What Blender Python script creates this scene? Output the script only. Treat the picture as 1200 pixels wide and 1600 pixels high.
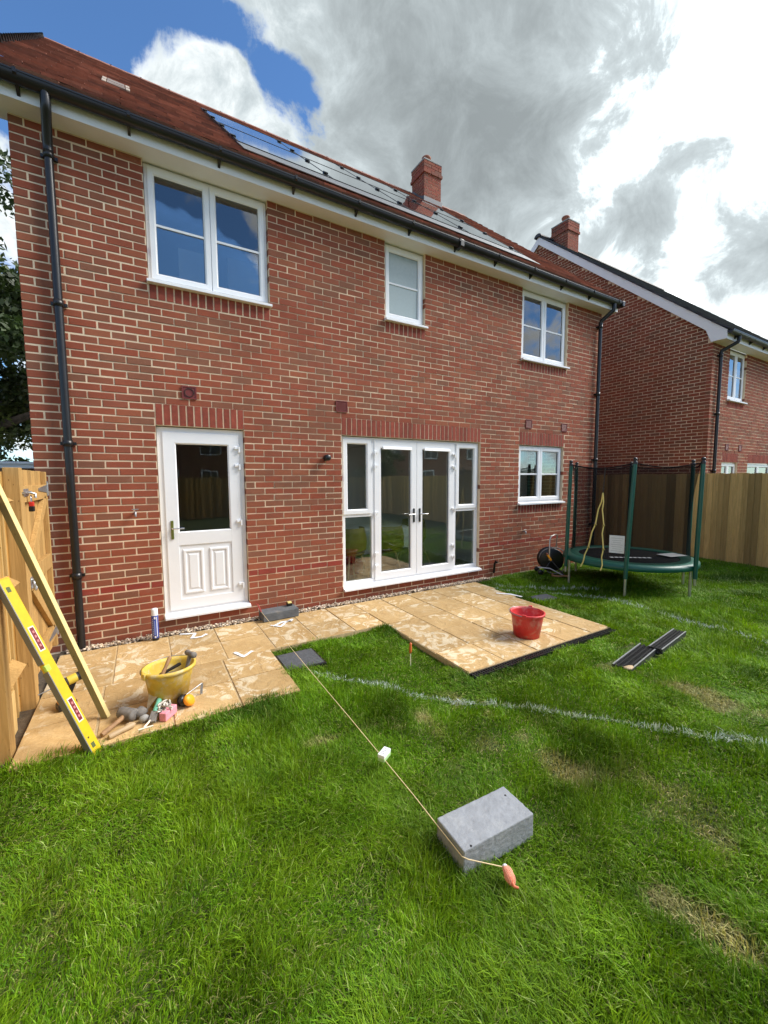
import bpy, math, random
import numpy as np
from mathutils import Vector, Matrix
random.seed(7); RNG = np.random.default_rng(11)
for o in list(bpy.data.objects): bpy.data.objects.remove(o)
SC = bpy.context.scene; COL = SC.collection
R = math.radians

# ---------------------------------------------------------------- camera
CAM = Vector((0.8542, -4.9600, 1.6698))
yaw, pitch, roll, FPX = R(30.645), R(4.759), R(-0.254), 638.755
fwd = Vector((math.sin(yaw)*math.cos(pitch), math.cos(yaw)*math.cos(pitch), -math.sin(pitch)))
r0 = Vector((math.cos(yaw), -math.sin(yaw), 0)); u0 = r0.cross(fwd)
rgt = r0*math.cos(roll) + u0*math.sin(roll); upv = rgt.cross(fwd)
cd = bpy.data.cameras.new('camera'); cam = bpy.data.objects.new('camera', cd); COL.objects.link(cam)
mw = Matrix((rgt, upv, -fwd)).transposed().to_4x4(); mw.translation = CAM; cam.matrix_world = mw
cd.sensor_fit = 'VERTICAL'; cd.sensor_height = 32.0; cd.lens = FPX/1600*32.0
cd.clip_start = .05; cd.clip_end = 2000; SC.camera = cam

# ---------------------------------------------------------------- exposure, sun, sky
SC.view_settings.view_transform = 'Standard'; SC.view_settings.look = 'None'
SC.view_settings.exposure = 1.9; SC.view_settings.gamma = 1; SC.view_settings.use_curve_mapping = False
SC.cycles.use_denoising = True; SC.cycles.max_bounces = 8; SC.cycles.transparent_max_bounces = 16
SC.cycles.use_adaptive_sampling = True; SC.cycles.adaptive_threshold = .012
SAZ, SEL = R(112), R(43)
sdir = Vector((math.sin(SAZ)*math.cos(SEL), math.cos(SAZ)*math.cos(SEL), math.sin(SEL)))
sl = bpy.data.lights.new('sun', 'SUN'); sl.energy = 1.5; sl.angle = R(30); sl.color = (1, .95, .87)
so = bpy.data.objects.new('sun', sl); COL.objects.link(so); so.rotation_euler = sdir.to_track_quat('Z', 'Y').to_euler()

class NT:
    """small helper round a node tree"""
    def __init__(s, nt): s.nt = nt; s.n = nt.nodes; s.l = nt.links
    def new(s, t, **kw):
        n = s.n.new(t)
        for k, v in kw.items():
            if k.startswith('i_'): n.inputs[int(k[2:])].default_value = v
            else: setattr(n, k, v)
        return n
    def link(s, a, b): s.l.new(a, b)
    def put(s, node, i, v):
        if hasattr(v, 'is_output') or isinstance(v, bpy.types.NodeSocket): s.l.new(v, node.inputs[i])
        else: node.inputs[i].default_value = v
    def math(s, op, a, b=0.0, c=0.0, clamp=False):
        n = s.new('ShaderNodeMath', operation=op, use_clamp=clamp)
        s.put(n, 0, a); s.put(n, 1, b); s.put(n, 2, c); return n.outputs[0]
    def ramp(s, v, a, b, lo=0.0, hi=1.0, smooth=True):
        n = s.new('ShaderNodeMapRange', interpolation_type='SMOOTHSTEP' if smooth else 'LINEAR')
        s.put(n, 0, v); s.put(n, 1, a); s.put(n, 2, b); s.put(n, 3, lo); s.put(n, 4, hi); return n.outputs[0]
    def mix(s, f, a, b, blend='MIX'):
        n = s.new('ShaderNodeMix', data_type='RGBA', blend_type=blend)
        s.put(n, 0, f); s.put(n, 6, a); s.put(n, 7, b); return n.outputs[2]
    def noise(s, vec, scale, detail=3.0, rough=.55, dist=0.0, col=False):
        n = s.new('ShaderNodeTexNoise'); s.put(n, 'Vector', vec)
        n.inputs['Scale'].default_value = scale; n.inputs['Detail'].default_value = detail
        n.inputs['Roughness'].default_value = rough; n.inputs['Distortion'].default_value = dist
        return n.outputs[1 if col else 0]

W = bpy.data.worlds.new('World'); SC.world = W; W.use_nodes = True
w = NT(W.node_tree); w.n.clear()
wout = w.new('ShaderNodeOutputWorld')
sky = w.new('ShaderNodeTexSky', sky_type='NISHITA', sun_disc=False, sun_elevation=SEL, sun_rotation=SAZ,
            altitude=50, air_density=1.0, dust_density=.0, ozone_density=3.0)
tc = w.new('ShaderNodeTexCoord'); DIR = tc.outputs['Generated']
def azel(a, e): a, e = R(a), R(e); return (math.sin(a)*math.cos(e), math.cos(a)*math.cos(e), math.sin(e))
sep = w.new('ShaderNodeSeparateXYZ'); w.link(DIR, sep.inputs[0])
# cloud layer coordinates: view direction carried up to a flat layer
zz = w.math('MAXIMUM', sep.outputs[2], .0); zz = w.math('ADD', zz, .30)
cmb = w.new('ShaderNodeCombineXYZ')
w.put(cmb, 0, w.math('DIVIDE', sep.outputs[0], zz)); w.put(cmb, 1, w.math('DIVIDE', sep.outputs[1], zz))
LAY = cmb.outputs[0]
wcol = w.noise(LAY, 2.2, 4, .55, 0, True)
wv = w.new('ShaderNodeVectorMath', operation='SUBTRACT'); w.put(wv, 0, wcol); w.put(wv, 1, (.5, .5, .5))
ws = w.new('ShaderNodeVectorMath', operation='SCALE'); w.put(ws, 0, wv.outputs[0]); ws.inputs[3].default_value = .16
DW = w.new('ShaderNodeVectorMath', operation='ADD'); w.put(DW, 0, DIR); w.put(DW, 1, ws.outputs[0])
DWN = w.new('ShaderNodeVectorMath', operation='NORMALIZE'); w.put(DWN, 0, DW.outputs[0])
def blob(a, e, rad, soft, k):
    d = w.new('ShaderNodeVectorMath', operation='DOT_PRODUCT'); w.put(d, 0, DWN.outputs[0]); w.put(d, 1, azel(a, e))
    return w.ramp(d.outputs['Value'], math.cos(R(rad+soft)), math.cos(R(max(rad-soft, .1))), 0, k)
def total(lst):
    t = None
    for b in lst:
        o = blob(*b); t = o if t is None else w.math('ADD', t, o)
    return t
flat = w.new('ShaderNodeVectorMath', operation='MULTIPLY'); w.put(flat, 0, DIR); w.put(flat, 1, (1, 1, 1.45))
n1 = w.noise(flat.outputs[0], 3.6, 10, .6, .3)
n2 = w.noise(DIR, 9.0, 12, .66, .45)
dens = w.math('ADD', w.math('MULTIPLY', n1, .95), w.math('MULTIPLY', n2, .75))
dens = w.math('ADD', dens, total([(38, 45, 18, 6, .40), (54, 31, 14, 7, .34), (38, 33, 9, 5, .2), (68, 36, 18, 7, .40), (75, 18, 16, 7, .24),
    (6.5, 38.2, 4.4, 2.4, .42), (12, 35.5, 5, 2.6, .42), (-2.2, 37.6, 1.6, 1.4, .34), (40, 28, 10, 5, .26), (24, 47, 6, 4, .2),
    (-8, 44, 11, 5, -.32), (4, 48, 7, 4, -.18), (18.6, 38, 3.0, 3.4, -.42), (17, 42.5, 3, 3, -.32), (176, 27, 5, 5, -.26), (150, 22, 10, 6, .25)]))
mask = w.ramp(dens, .80, .965)
# sun glow through the thin cloud on the right
gd = w.new('ShaderNodeVectorMath', operation='DOT_PRODUCT'); w.put(gd, 0, DWN.outputs[0]); w.put(gd, 1, azel(70, 40))
glow = w.math('ADD', w.ramp(gd.outputs['Value'], math.cos(R(27)), math.cos(R(5)), 0, 2.2), w.ramp(gd.outputs['Value'], math.cos(R(60)), math.cos(R(18)), 0, .22))
grey = w.math('ADD', w.ramp(w.math('ADD', w.math('MULTIPLY', n1, .55), w.math('MULTIPLY', n2, .45)), .36, .64, 0, .62),
              total([(34, 46, 15, 9, .70), (47, 43, 11, 8, .46), (47, 33.5, 6, 5, .42), (37, 36, 8, 7, .36), (43, 29, 6, 5, .25), (64.5, 29.3, 3.6, 3, .62), (58, 26.5, 4, 3, .46),
                     (73, 22, 4, 3.4, .55), (70, 17, 3.5, 3, .42), (8.5, 36, 4, 3, .38), (68.5, 35, 1.1, 1, .4), (75.5, 37, 2, 1.8, .45), (61, 24.5, 3.6, 3, .36)]))
grey = w.math('ADD', grey, w.math('MULTIPLY', w.math('SUBTRACT', n2, .5), 1.35))
grey = w.math('MINIMUM', w.math('MAXIMUM', grey, 0.0), 2.2)
lum = w.math('MULTIPLY', w.math('ADD', 1.0, w.math('MULTIPLY', glow, w.math('MAXIMUM', w.math('SUBTRACT', 1.1, grey), 0.05))), w.math('DIVIDE', 1.08, w.math('ADD', 1.0, w.math('MULTIPLY', w.math('POWER', grey, 1.25), 1.5))))
gcol = w.mix(w.math('MINIMUM', grey, 1.0), (1, 1, .985, 1), (.86, .965, 1, 1))
cl = w.new('ShaderNodeVectorMath', operation='SCALE'); w.put(cl, 0, gcol); w.put(cl, 3, lum)
bg1 = w.new('ShaderNodeBackground'); w.link(w.mix(1.0, sky.outputs[0], (.70, .93, 1.12, 1), 'MULTIPLY'), bg1.inputs[0]); bg1.inputs[1].default_value = .050
bg2 = w.new('ShaderNodeBackground'); w.link(cl.outputs[0], bg2.inputs[0]); bg2.inputs[1].default_value = .455
ms = w.new('ShaderNodeMixShader'); w.link(mask, ms.inputs[0]); w.link(bg1.outputs[0], ms.inputs[1]); w.link(bg2.outputs[0], ms.inputs[2])
w.link(ms.outputs[0], wout.inputs[0])
W.cycles.sampling_method = 'MANUAL'; W.cycles.sample_map_resolution = 512

# ---------------------------------------------------------------- materials
MATS = {}
def M(name, col, rough=.6, metal=0.0, n=None, n2=None, bump=None, tint=False, spec=.5, coat=0.0, sub=None):
    """n=(scale, amount) value noise, n2=(scale, colour, lo, hi) patches of a second colour, bump=(scale,strength,distance)"""
    if name in MATS: return MATS[name]
    m = bpy.data.materials.new(name); m.use_nodes = True; t = NT(m.node_tree); t.n.clear()
    out = t.new('ShaderNodeOutputMaterial'); b = t.new('ShaderNodeBsdfPrincipled'); t.link(b.outputs[0], out.inputs[0])
    pos = t.new('ShaderNodeNewGeometry').outputs['Position']
    c = (*col, 1)
    if tint:
        a = t.new('ShaderNodeAttribute', attribute_name='tint'); c = t.mix(1.0, c, a.outputs['Color'], 'MULTIPLY')
    if n2:
        f = t.ramp(t.noise(pos, n2[0], 5, .6, .4), n2[2], n2[3]); c = t.mix(f, c, (*n2[1], 1))
    if n:
        v = t.ramp(t.noise(pos, n[0], 5, .6), .25, .75, 1-n[1], 1+n[1], False)
        cc = t.new('ShaderNodeCombineColor'); [t.put(cc, i, v) for i in range(3)]
        c = t.mix(1.0, c, cc.outputs[0], 'MULTIPLY')
    t.put(b, 'Base Color', c); b.inputs['Roughness'].default_value = rough; b.inputs['Metallic'].default_value = metal
    b.inputs['Specular IOR Level'].default_value = spec; b.inputs['Coat Weight'].default_value = coat
    if bump:
        bn = t.new('ShaderNodeBump'); bn.inputs['Strength'].default_value = bump[1]; bn.inputs['Distance'].default_value = bump[2]
        t.put(bn, 'Height', t.noise(pos, bump[0], 4, .6)); t.put(b, 'Normal', bn.outputs[0])
    MATS[name] = m; return m

def special(name):
    m = bpy.data.materials.new(name); m.use_nodes = True; t = NT(m.node_tree); t.n.clear()
    out = t.new('ShaderNodeOutputMaterial'); MATS[name] = m
    return m, t, out

def brick_mat(name, mul):
    m, t, out = special(name)
    b = t.new('ShaderNodeBsdfPrincipled'); t.link(b.outputs[0], out.inputs[0])
    pos = t.new('ShaderNodeNewGeometry').outputs['Position']
    a = t.new('ShaderNodeAttribute', attribute_name='tint'); c = a.outputs['Color']
    sc = t.new('ShaderNodeVectorMath', operation='MULTIPLY'); t.put(sc, 0, pos); t.put(sc, 1, (1, 1, 3.2))
    f1 = t.ramp(t.noise(sc.outputs[0], 26, 5, .65, .5), .35, .75, 0, .40)
    c = t.mix(f1, c, (.22*mul, .095*mul, .062*mul, 1))
    f2 = t.ramp(t.noise(pos, 75, 4, .7), .60, .80, 0, .55)
    c = t.mix(f2, c, (.40*mul, .25*mul, .18*mul, 1))
    f3 = t.ramp(t.noise(pos, 11, 6, .7, .6), .58, .80, 0, .32)
    c = t.mix(f3, c, (.46*mul, .30*mul, .22*mul, 1))
    f4 = t.ramp(t.noise(pos, .9, 6, .7), .3, .7, .78, 1.20, False)
    cc = t.new('ShaderNodeCombineColor'); [t.put(cc, i, f4) for i in range(3)]
    c = t.mix(1.0, c, cc.outputs[0], 'MULTIPLY')
    t.put(b, 'Base Color', c); b.inputs['Roughness'].default_value = .88; b.inputs['Specular IOR Level'].default_value = .25
    bn = t.new('ShaderNodeBump'); bn.inputs['Strength'].default_value = .6; bn.inputs['Distance'].default_value = .004
    t.put(bn, 'Height', t.noise(sc.outputs[0], 55, 6, .7)); t.put(b, 'Normal', bn.outputs[0])
    return m
brick_m = brick_mat('brick clay', 1.0)
soldier_m = M('smooth red brick', (.255, .058, .036), .8, n=(22, .28), bump=(90, .5, .003), tint=True, spec=.25)
mortar_m = M('buff mortar', (.74, .585, .41), .95, n=(7, .16), n2=(1.6, (.62, .49, .345), .45, .75), bump=(160, .6, .003), spec=.1)
def brickwall_tex(name, c1, c2, mo):
    m, t, out = special(name); b = t.new('ShaderNodeBsdfPrincipled'); t.link(b.outputs[0], out.inputs[0])
    g = t.new('ShaderNodeNewGeometry'); s = t.new('ShaderNodeSeparateXYZ'); t.link(g.outputs['Position'], s.inputs[0])
    cb = t.new('ShaderNodeCombineXYZ'); t.put(cb, 0, t.math('ADD', s.outputs[0], s.outputs[1])); t.put(cb, 1, s.outputs[2])
    k = t.new('ShaderNodeTexBrick'); t.link(cb.outputs[0], k.inputs['Vector'])
    k.inputs['Color1'].default_value = (*c1, 1); k.inputs['Color2'].default_value = (*c2, 1); k.inputs['Mortar'].default_value = (*mo, 1)
    k.inputs['Scale'].default_value = 1; k.inputs['Brick Width'].default_value = .225; k.inputs['Row Height'].default_value = .075
    k.inputs['Mortar Size'].default_value = .005; k.inputs['Bias'].default_value = 0
    t.link(k.outputs[0], b.inputs['Base Color']); b.inputs['Roughness'].default_value = .9
    return m
plainbrick_m = brickwall_tex('plain brickwork', (.25, .075, .05), (.19, .085, .055), (.42, .32, .21))
upvc = M('white upvc', (.85, .86, .87), .28, n=(5, .02), spec=.45)
fascia_m = M('white fascia board', (.84, .84, .83), .42, n=(3, .04))
seal_m = M('grey gasket', (.20, .20, .21), .6)
blackp = M('black plastic', (.012, .012, .013), .32, n=(12, .2), spec=.5)
def glass_mat(name, k):
    m, t, out = special(name)
    fr = t.new('ShaderNodeFresnel'); fr.inputs[0].default_value = 2.0
    tr = t.new('ShaderNodeBsdfTransparent'); tr.inputs[0].default_value = (.94, .97, .96, 1)
    gl = t.new('ShaderNodeBsdfGlossy'); gl.inputs['Roughness'].default_value = .006
    wob = t.new('ShaderNodeBump'); wob.inputs['Strength'].default_value = .05; wob.inputs['Distance'].default_value = .02
    t.put(wob, 'Height', t.noise(t.new('ShaderNodeNewGeometry').outputs['Position'], 2.2, 2, .5)); t.link(wob.outputs[0], gl.inputs['Normal'])
    mx = t.new('ShaderNodeMixShader'); t.link(t.math('MULTIPLY', fr.outputs[0], k), mx.inputs[0]); t.link(tr.outputs[0], mx.inputs[1]); t.link(gl.outputs[0], mx.inputs[2]); t.link(mx.outputs[0], out.inputs[0])
    return m
glass = glass_mat('coated window glass', 1.75); dglass = glass_mat('clear door glass', .5)
frost = M('obscured glass', (.34, .42, .43), .22, n=(40, .06), bump=(140, .25, .003), spec=.7)
tile_m = M('red clay tile', (.285, .125, .086), .6, n=(14, .25), n2=(30, (.36, .22, .17), .60, .8), bump=(120, .4, .003), tint=True, spec=.35)
dark_tile = M('dark grey tile', (.035, .037, .042), .6, n=(9, .25), tint=True)
lead = M('lead flashing', (.09, .10, .115), .5, n=(10, .2))
pot_m = M('terracotta pot', (.30, .11, .065), .75, n=(15, .2))
conc_m = M('concrete', (.30, .295, .28), .9, n=(12, .2), bump=(60, .4, .004))
panel_m = M('solar glass', (.010, .013, .022), .10, spec=.9, coat=1.0)
panel_fr = M('black aluminium', (.012, .012, .013), .4, .2)
vent_m = M('red vent plastic', (.17, .024, .02), .55, n=(20, .1))
chrome = M('chrome', (.70, .70, .71), .16, 1.0)
brassy = M('dull brass plate', (.19, .21, .05), .35, .5)
galv = M('galvanised steel', (.52, .54, .55), .38, .85, n=(30, .2))
steel = M('worn steel', (.36, .36, .36), .42, .8, n=(25, .3))
def timber(name, c1, c2):
    m, t, out = special(name); b = t.new('ShaderNodeBsdfPrincipled'); t.link(b.outputs[0], out.inputs[0])
    pos = t.new('ShaderNodeNewGeometry').outputs['Position']
    a = t.new('ShaderNodeAttribute', attribute_name='tint')
    sc = t.new('ShaderNodeVectorMath', operation='MULTIPLY'); t.put(sc, 0, pos); t.put(sc, 1, (28, 28, 1.5))
    g = t.noise(sc.outputs[0], 1.6, 5, .6, 1.2)
    c = t.mix(t.ramp(g, .3, .7), (*c1, 1), (*c2, 1)); c = t.mix(1.0, c, a.outputs['Color'], 'MULTIPLY')
    kn = t.new('ShaderNodeTexVoronoi'); ks = t.new('ShaderNodeVectorMath', operation='MULTIPLY'); t.put(ks, 0, pos); t.put(ks, 1, (6, 6, 2.6)); t.put(kn, 'Vector', ks.outputs[0])
    c = t.mix(t.ramp(kn.outputs[0], .05, .13, .75, 0), c, (.10, .05, .02, 1))
    t.put(b, 'Base Color', c); b.inputs['Roughness'].default_value = .78; b.inputs['Specular IOR Level'].default_value = .2
    bn = t.new('ShaderNodeBump'); bn.inputs['Strength'].default_value = .3; bn.inputs['Distance'].default_value = .003
    t.put(bn, 'Height', g); t.put(b, 'Normal', bn.outputs[0]); return m
fence_m = timber('treated fence board', (.74, .51, .21), (.56, .37, .14))
gate_m = timber('fresh gate timber', (.50, .31, .115), (.36, .21, .07))
# sandstone flags: warm ochre with cream drying marks
flag_m, t, out = special('sandstone flag'); b = t.new('ShaderNodeBsdfPrincipled'); t.link(b.outputs[0], out.inputs[0])
pos = t.new('ShaderNodeNewGeometry').outputs['Position']; oi = t.new('ShaderNodeObjectInfo')
off = t.new('ShaderNodeVectorMath', operation='ADD'); cx = t.new('ShaderNodeCombineXYZ'); t.put(cx, 2, t.math('MULTIPLY', oi.outputs['Random'], 30.0)); t.put(off, 0, pos); t.put(off, 1, cx.outputs[0])
P_ = off.outputs[0]
c = t.mix(t.ramp(t.noise(P_, 3.2, 5, .6, .8), .32, .68), (.44, .285, .118, 1), (.53, .362, .168, 1))
na = t.noise(P_, 4.6, 6, .62, 2.2)
fp = t.math('MULTIPLY', t.ramp(na, .52, .56), t.ramp(t.noise(P_, 1.7, 3, .5, .4), .38, .55))
c = t.mix(fp, c, (.66, .55, .37, 1))
lines = t.ramp(t.math('ABSOLUTE', t.math('SUBTRACT', t.noise(P_, 5.5, 5, .6, 2.5), .5)), .0, .02, .5, 0)
c = t.mix(lines, c, (.40, .25, .10, 1))
c = t.mix(t.ramp(t.noise(pos, 90, 3, .6), .55, .8, 0, .25), c, (.30, .19, .08, 1))
vr = t.ramp(oi.outputs['Random'], 0, 1, .82, 1.12, False); cc = t.new('ShaderNodeCombineColor'); [t.put(cc, i, vr) for i in range(3)]
c = t.mix(1.0, c, cc.outputs[0], 'MULTIPLY'); t.put(b, 'Base Color', c); b.inputs['Roughness'].default_value = .72; b.inputs['Specular IOR Level'].default_value = .3
bn = t.new('ShaderNodeBump'); bn.inputs['Strength'].default_value = .8; bn.inputs['Distance'].default_value = .02
t.put(bn, 'Height', t.math('ADD', t.noise(P_, 6, 5, .6, 1.5), t.math('MULTIPLY', na, .6))); t.put(b, 'Normal', bn.outputs[0])
joint_m = M('sandy patio joint', (.46, .34, .18), .95, n=(30, .25), bump=(80, .5, .004))
paint_w = M('white marker paint', (.80, .82, .84), .7, n=(30, .12))
soil_m = M('soil', (.085, .06, .035), .98, n=(14, .4), n2=(5, (.19, .14, .08), .5, .7), bump=(40, .8, .02))
lawn_m = M('lawn thatch', (.060, .085, .016), .98, n=(9, .35), n2=(3.2, (.20, .165, .07), .60, .75), bump=(60, .8, .02))
grass_m, t, out = special('grass blade')
a = t.new('ShaderNodeAttribute', attribute_name='tint')
pb = t.new('ShaderNodeBsdfPrincipled'); t.link(a.outputs['Color'], pb.inputs['Base Color']); pb.inputs['Roughness'].default_value = .55; pb.inputs['Specular IOR Level'].default_value = .16
tl = t.new('ShaderNodeBsdfTranslucent'); t.link(t.mix(1.0, a.outputs['Color'], (1.25, 1.2, .55, 1), 'MULTIPLY'), tl.inputs[0])
mx = t.new('ShaderNodeMixShader'); mx.inputs[0].default_value = .24; t.link(pb.outputs[0], mx.inputs[1]); t.link(tl.outputs[0], mx.inputs[2]); t.link(mx.outputs[0], out.inputs[0])
leaf_m, t, out = special('tree leaf')
a = t.new('ShaderNodeAttribute', attribute_name='tint')
pb = t.new('ShaderNodeBsdfPrincipled'); t.link(a.outputs['Color'], pb.inputs['Base Color']); pb.inputs['Roughness'].default_value = .5
tl = t.new('ShaderNodeBsdfTranslucent'); t.link(a.outputs['Color'], tl.inputs[0])
mx = t.new('ShaderNodeMixShader'); mx.inputs[0].default_value = .3; t.link(pb.outputs[0], mx.inputs[1]); t.link(tl.outputs[0], mx.inputs[2]); t.link(mx.outputs[0], out.inputs[0])
bark_m = M('bark', (.055, .042, .032), .95, n=(12, .4), bump=(30, .8, .02))
gravel_m = M('gravel', (.50, .43, .35), .85, n=(30, .3), tint=True)
net_m, t, out = special('black net')
tr = t.new('ShaderNodeBsdfTransparent'); df = t.new('ShaderNodeBsdfDiffuse'); df.inputs[0].default_value = (.012, .012, .013, 1)
mx = t.new('ShaderNodeMixShader'); mx.inputs[0].default_value = .50; t.link(tr.outputs[0], mx.inputs[1]); t.link(df.outputs[0], mx.inputs[2]); t.link(mx.outputs[0], out.inputs[0])
green_m = M('green pvc', (.004, .085, .058), .38, n=(8, .15), spec=.5)
mat_blk = M('black mat', (.012, .012, .013), .95, spec=.08)
yel_cord = M('yellow cord', (.75, .60, .18), .7)
bucket_y = M('dirty yellow plastic', (.62, .43, .055), .6, n=(25, .14), n2=(14, (.60, .52, .33), .48, .70), bump=(120, .4, .002))
bucket_r = M('red plastic', (.58, .035, .035), .5, n=(18, .12), n2=(9, (.58, .22, .19), .46, .70), bump=(60, .3, .002))
level_y = M('yellow level paint', (.60, .41, .008), .4, n=(30, .08), n2=(60, (.35, .22, .05), .70, .80))
maroon = M('maroon grip', (.16, .012, .018), .45)
cream = M('cream print', (.80, .70, .55), .6)
orange = M('orange plastic', (.85, .34, .012), .45)
pink_m = M('pink foam', (.72, .27, .33), .85, n=(25, .15))
mint = M('mint plastic', (.14, .42, .30), .5)
rag_m = M('dusty string', (.56, .52, .46), .95, n=(40, .3))
dust_m = M('dusty rubber', (.17, .155, .14), .9, n=(35, .4))
woodh = M('worn handle wood', (.30, .17, .08), .75, n=(30, .3))
blue_m = M('blue can', (.035, .065, .30), .3, n=(20, .15))
slab_m = M('grey concrete block', (.255, .272, .295), .92, n=(16, .14), n2=(9, (.30, .315, .33), .5, .7), bump=(140, .45, .003))
slabd_m = M('dark concrete block', (.11, .118, .125), .92, n=(14, .3), n2=(6, (.22, .20, .17), .58, .72), bump=(110, .6, .004))
cord_m = M('string line', (.78, .62, .36), .8)
coral = M('coral string', (.72, .20, .11), .8, n=(80, .2))
room_w = M('room wall', (.74, .73, .70), .9)
floor_w = M('laminate floor', (.32, .27, .22), .5, n=(6, .2))
cloth_w = M('white tablecloth', (.74, .78, .80), .85)
mustard = M('mustard chair shell', (.17, .145, .012), .5)
pale_wood = M('pale wood', (.42, .30, .17), .6)
paper_m = M('white paper', (.74, .74, .73), .8, n=(50, .08))
drain_m = M('drain cover', (.075, .08, .088), .85, n=(40, .35), bump=(90, .7, .004))
hose_m = M('grey hose', (.27, .27, .25), .45)
curtain_m = M('pale curtain', (.62, .58, .50), .9)

# ---------------------------------------------------------------- mesh building
ORG = {}
def link(o, parent=None):
    COL.objects.link(o)
    if parent is not None: o.parent = parent
    return o
def tag(o, label=None, cat=None, group=None, kind=None):
    if label: o['label'] = label
    if cat: o['category'] = cat
    if group: o['group'] = group
    if kind: o['kind'] = kind
    return o
def thing(name, loc, label, cat, group=None):
    o = bpy.data.objects.new(name, None); o.empty_display_size = .1; link(o); o.location = loc; ORG[o.name] = Vector(loc)
    return tag(o, label, cat, group)
class MB:
    def __init__(s): s.v = []; s.f = []; s.t = []; s.sm = []; s.mi = []
    def add(s, vs, fs, tint=(1, 1, 1), smooth=False, mi=0):
        b = len(s.v); s.v += [tuple(p) for p in vs]
        for f in fs: s.f.append([b+i for i in f]); s.t.append(tint); s.sm.append(smooth); s.mi.append(mi)
        return s
    def box(s, x0, x1, y0, y1, z0, z1, tint=(1, 1, 1), mi=0):
        return s.add([(x0, y0, z0), (x1, y0, z0), (x1, y1, z0), (x0, y1, z0), (x0, y0, z1), (x1, y0, z1), (x1, y1, z1), (x0, y1, z1)],
                     [(0, 3, 2, 1), (4, 5, 6, 7), (0, 1, 5, 4), (1, 2, 6, 5), (2, 3, 7, 6), (3, 0, 4, 7)], tint, False, mi)
    def obox(s, c, ax, ay, az, hx, hy, hz, tint=(1, 1, 1), mi=0, taper=1.0):
        c = Vector(c); ax, ay, az = (Vector(q).normalized() for q in (ax, ay, az)); vs = []
        for k in (-1, 1):
            q = taper if k > 0 else 1
            for i, j in ((-1, -1), (1, -1), (1, 1), (-1, 1)): vs.append(c+ax*(i*hx*q)+ay*(j*hy*q)+az*(k*hz))
        return s.add(vs, [(0, 3, 2, 1), (4, 5, 6, 7), (0, 1, 5, 4), (1, 2, 6, 5), (2, 3, 7, 6), (3, 0, 4, 7)], tint, False, mi)
    def bar(s, a, b, wv, wn, tint=(1, 1, 1), nref=(0, -1, 0), mi=0):
        """rectangular bar from a to b; wn thick along nref side, wv wide"""
        a, b = Vector(a), Vector(b); d = (b-a).normalized(); n = Vector(nref); n = (n-d*n.dot(d)).normalized(); k = d.cross(n)
        return s.obox((a+b)/2, k, n, d, wv/2, wn/2, (b-a).length/2, tint, mi)
    def tube(s, pts, r, n=8, caps=True, tint=(1, 1, 1), closed=False):
        pts = [Vector(p) for p in pts]; m = len(pts); rr = r if isinstance(r, (list, tuple)) else [r]*m
        prev = None; vs = []
        for i, p in enumerate(pts):
            if closed: d = pts[(i+1) % m]-pts[i-1]
            else: d = pts[min(i+1, m-1)]-pts[max(i-1, 0)]
            d.normalize()
            if prev is None:
                x = d.cross(Vector((0, 0, 1)));  x = x if x.length > 1e-3 else d.cross(Vector((0, 1, 0)))
            else: x = prev-d*prev.dot(d)
            x.normalize(); prev = x; y = d.cross(x)
            for k in range(n):
                a = 2*math.pi*k/n; vs.append(p+(x*math.cos(a)+y*math.sin(a))*rr[i])
        fs = []
        for i in range(m if closed else m-1):
            for k in range(n):
                a, b2 = i*n+k, i*n+(k+1) % n; c2, d2 = ((i+1) % m)*n+(k+1) % n, ((i+1) % m)*n+k; fs.append((a, b2, c2, d2))
        s.add(vs, fs, tint, True)
        if caps and not closed:
            s.add(vs[:n], [tuple(range(n))[::-1]], tint); s.add(vs[-n:], [tuple(range(n))], tint)
        return s
    def lathe(s, c, prof, n=24, axis=(0, 0, 1), xax=None, sx=1.0, tint=(1, 1, 1), smooth=True):
        c = Vector(c); az = Vector(axis).normalized(); x = Vector(xax) if xax else az.orthogonal(); x = (x-az*x.dot(az)).normalized(); y = az.cross(x)
        vs = []; fs = []
        for r_, h in prof:
            for k in range(n):
                a = 2*math.pi*k/n; vs.append(c+az*h+(x*math.cos(a)*sx+y*math.sin(a))*r_)
        for i in range(len(prof)-1):
            for k in range(n): fs.append((i*n+k, i*n+(k+1) % n, (i+1)*n+(k+1) % n, (i+1)*n+k))
        return s.add(vs, fs, tint, smooth)
    def ring(s, x0, x1, z0, z1, prof, closed=True):
        """mitred rectangular frame in the XZ plane; prof = [(inset, y), ...] closed cross-section"""
        vs = []
        for o_, y in prof: vs += [(x0+o_, y, z0+o_), (x1-o_, y, z0+o_), (x1-o_, y, z1-o_), (x0+o_, y, z1-o_)]
        m = len(prof); fs = []
        for i in range(m if closed else m-1):
            j = (i+1) % m
            for k in range(4): fs.append((i*4+k, i*4+(k+1) % 4, j*4+(k+1) % 4, j*4+k))
        return s.add(vs, fs)
    def prism(s, poly, axis, a, b, tint=(1, 1, 1)):
        """poly = 2D outline extruded along 'x','y' or 'z' between a and b"""
        f = {'x': lambda p, h: (h, p[0], p[1]), 'y': lambda p, h: (p[0], h, p[1]), 'z': lambda p, h: (p[0], p[1], h)}[axis]
        n = len(poly); vs = [f(p, a) for p in poly]+[f(p, b) for p in poly]
        return s.add(vs, [tuple(range(n))[::-1], tuple(range(n, 2*n))]+[(i, (i+1) % n, n+(i+1) % n, n+i) for i in range(n)], tint)
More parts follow.
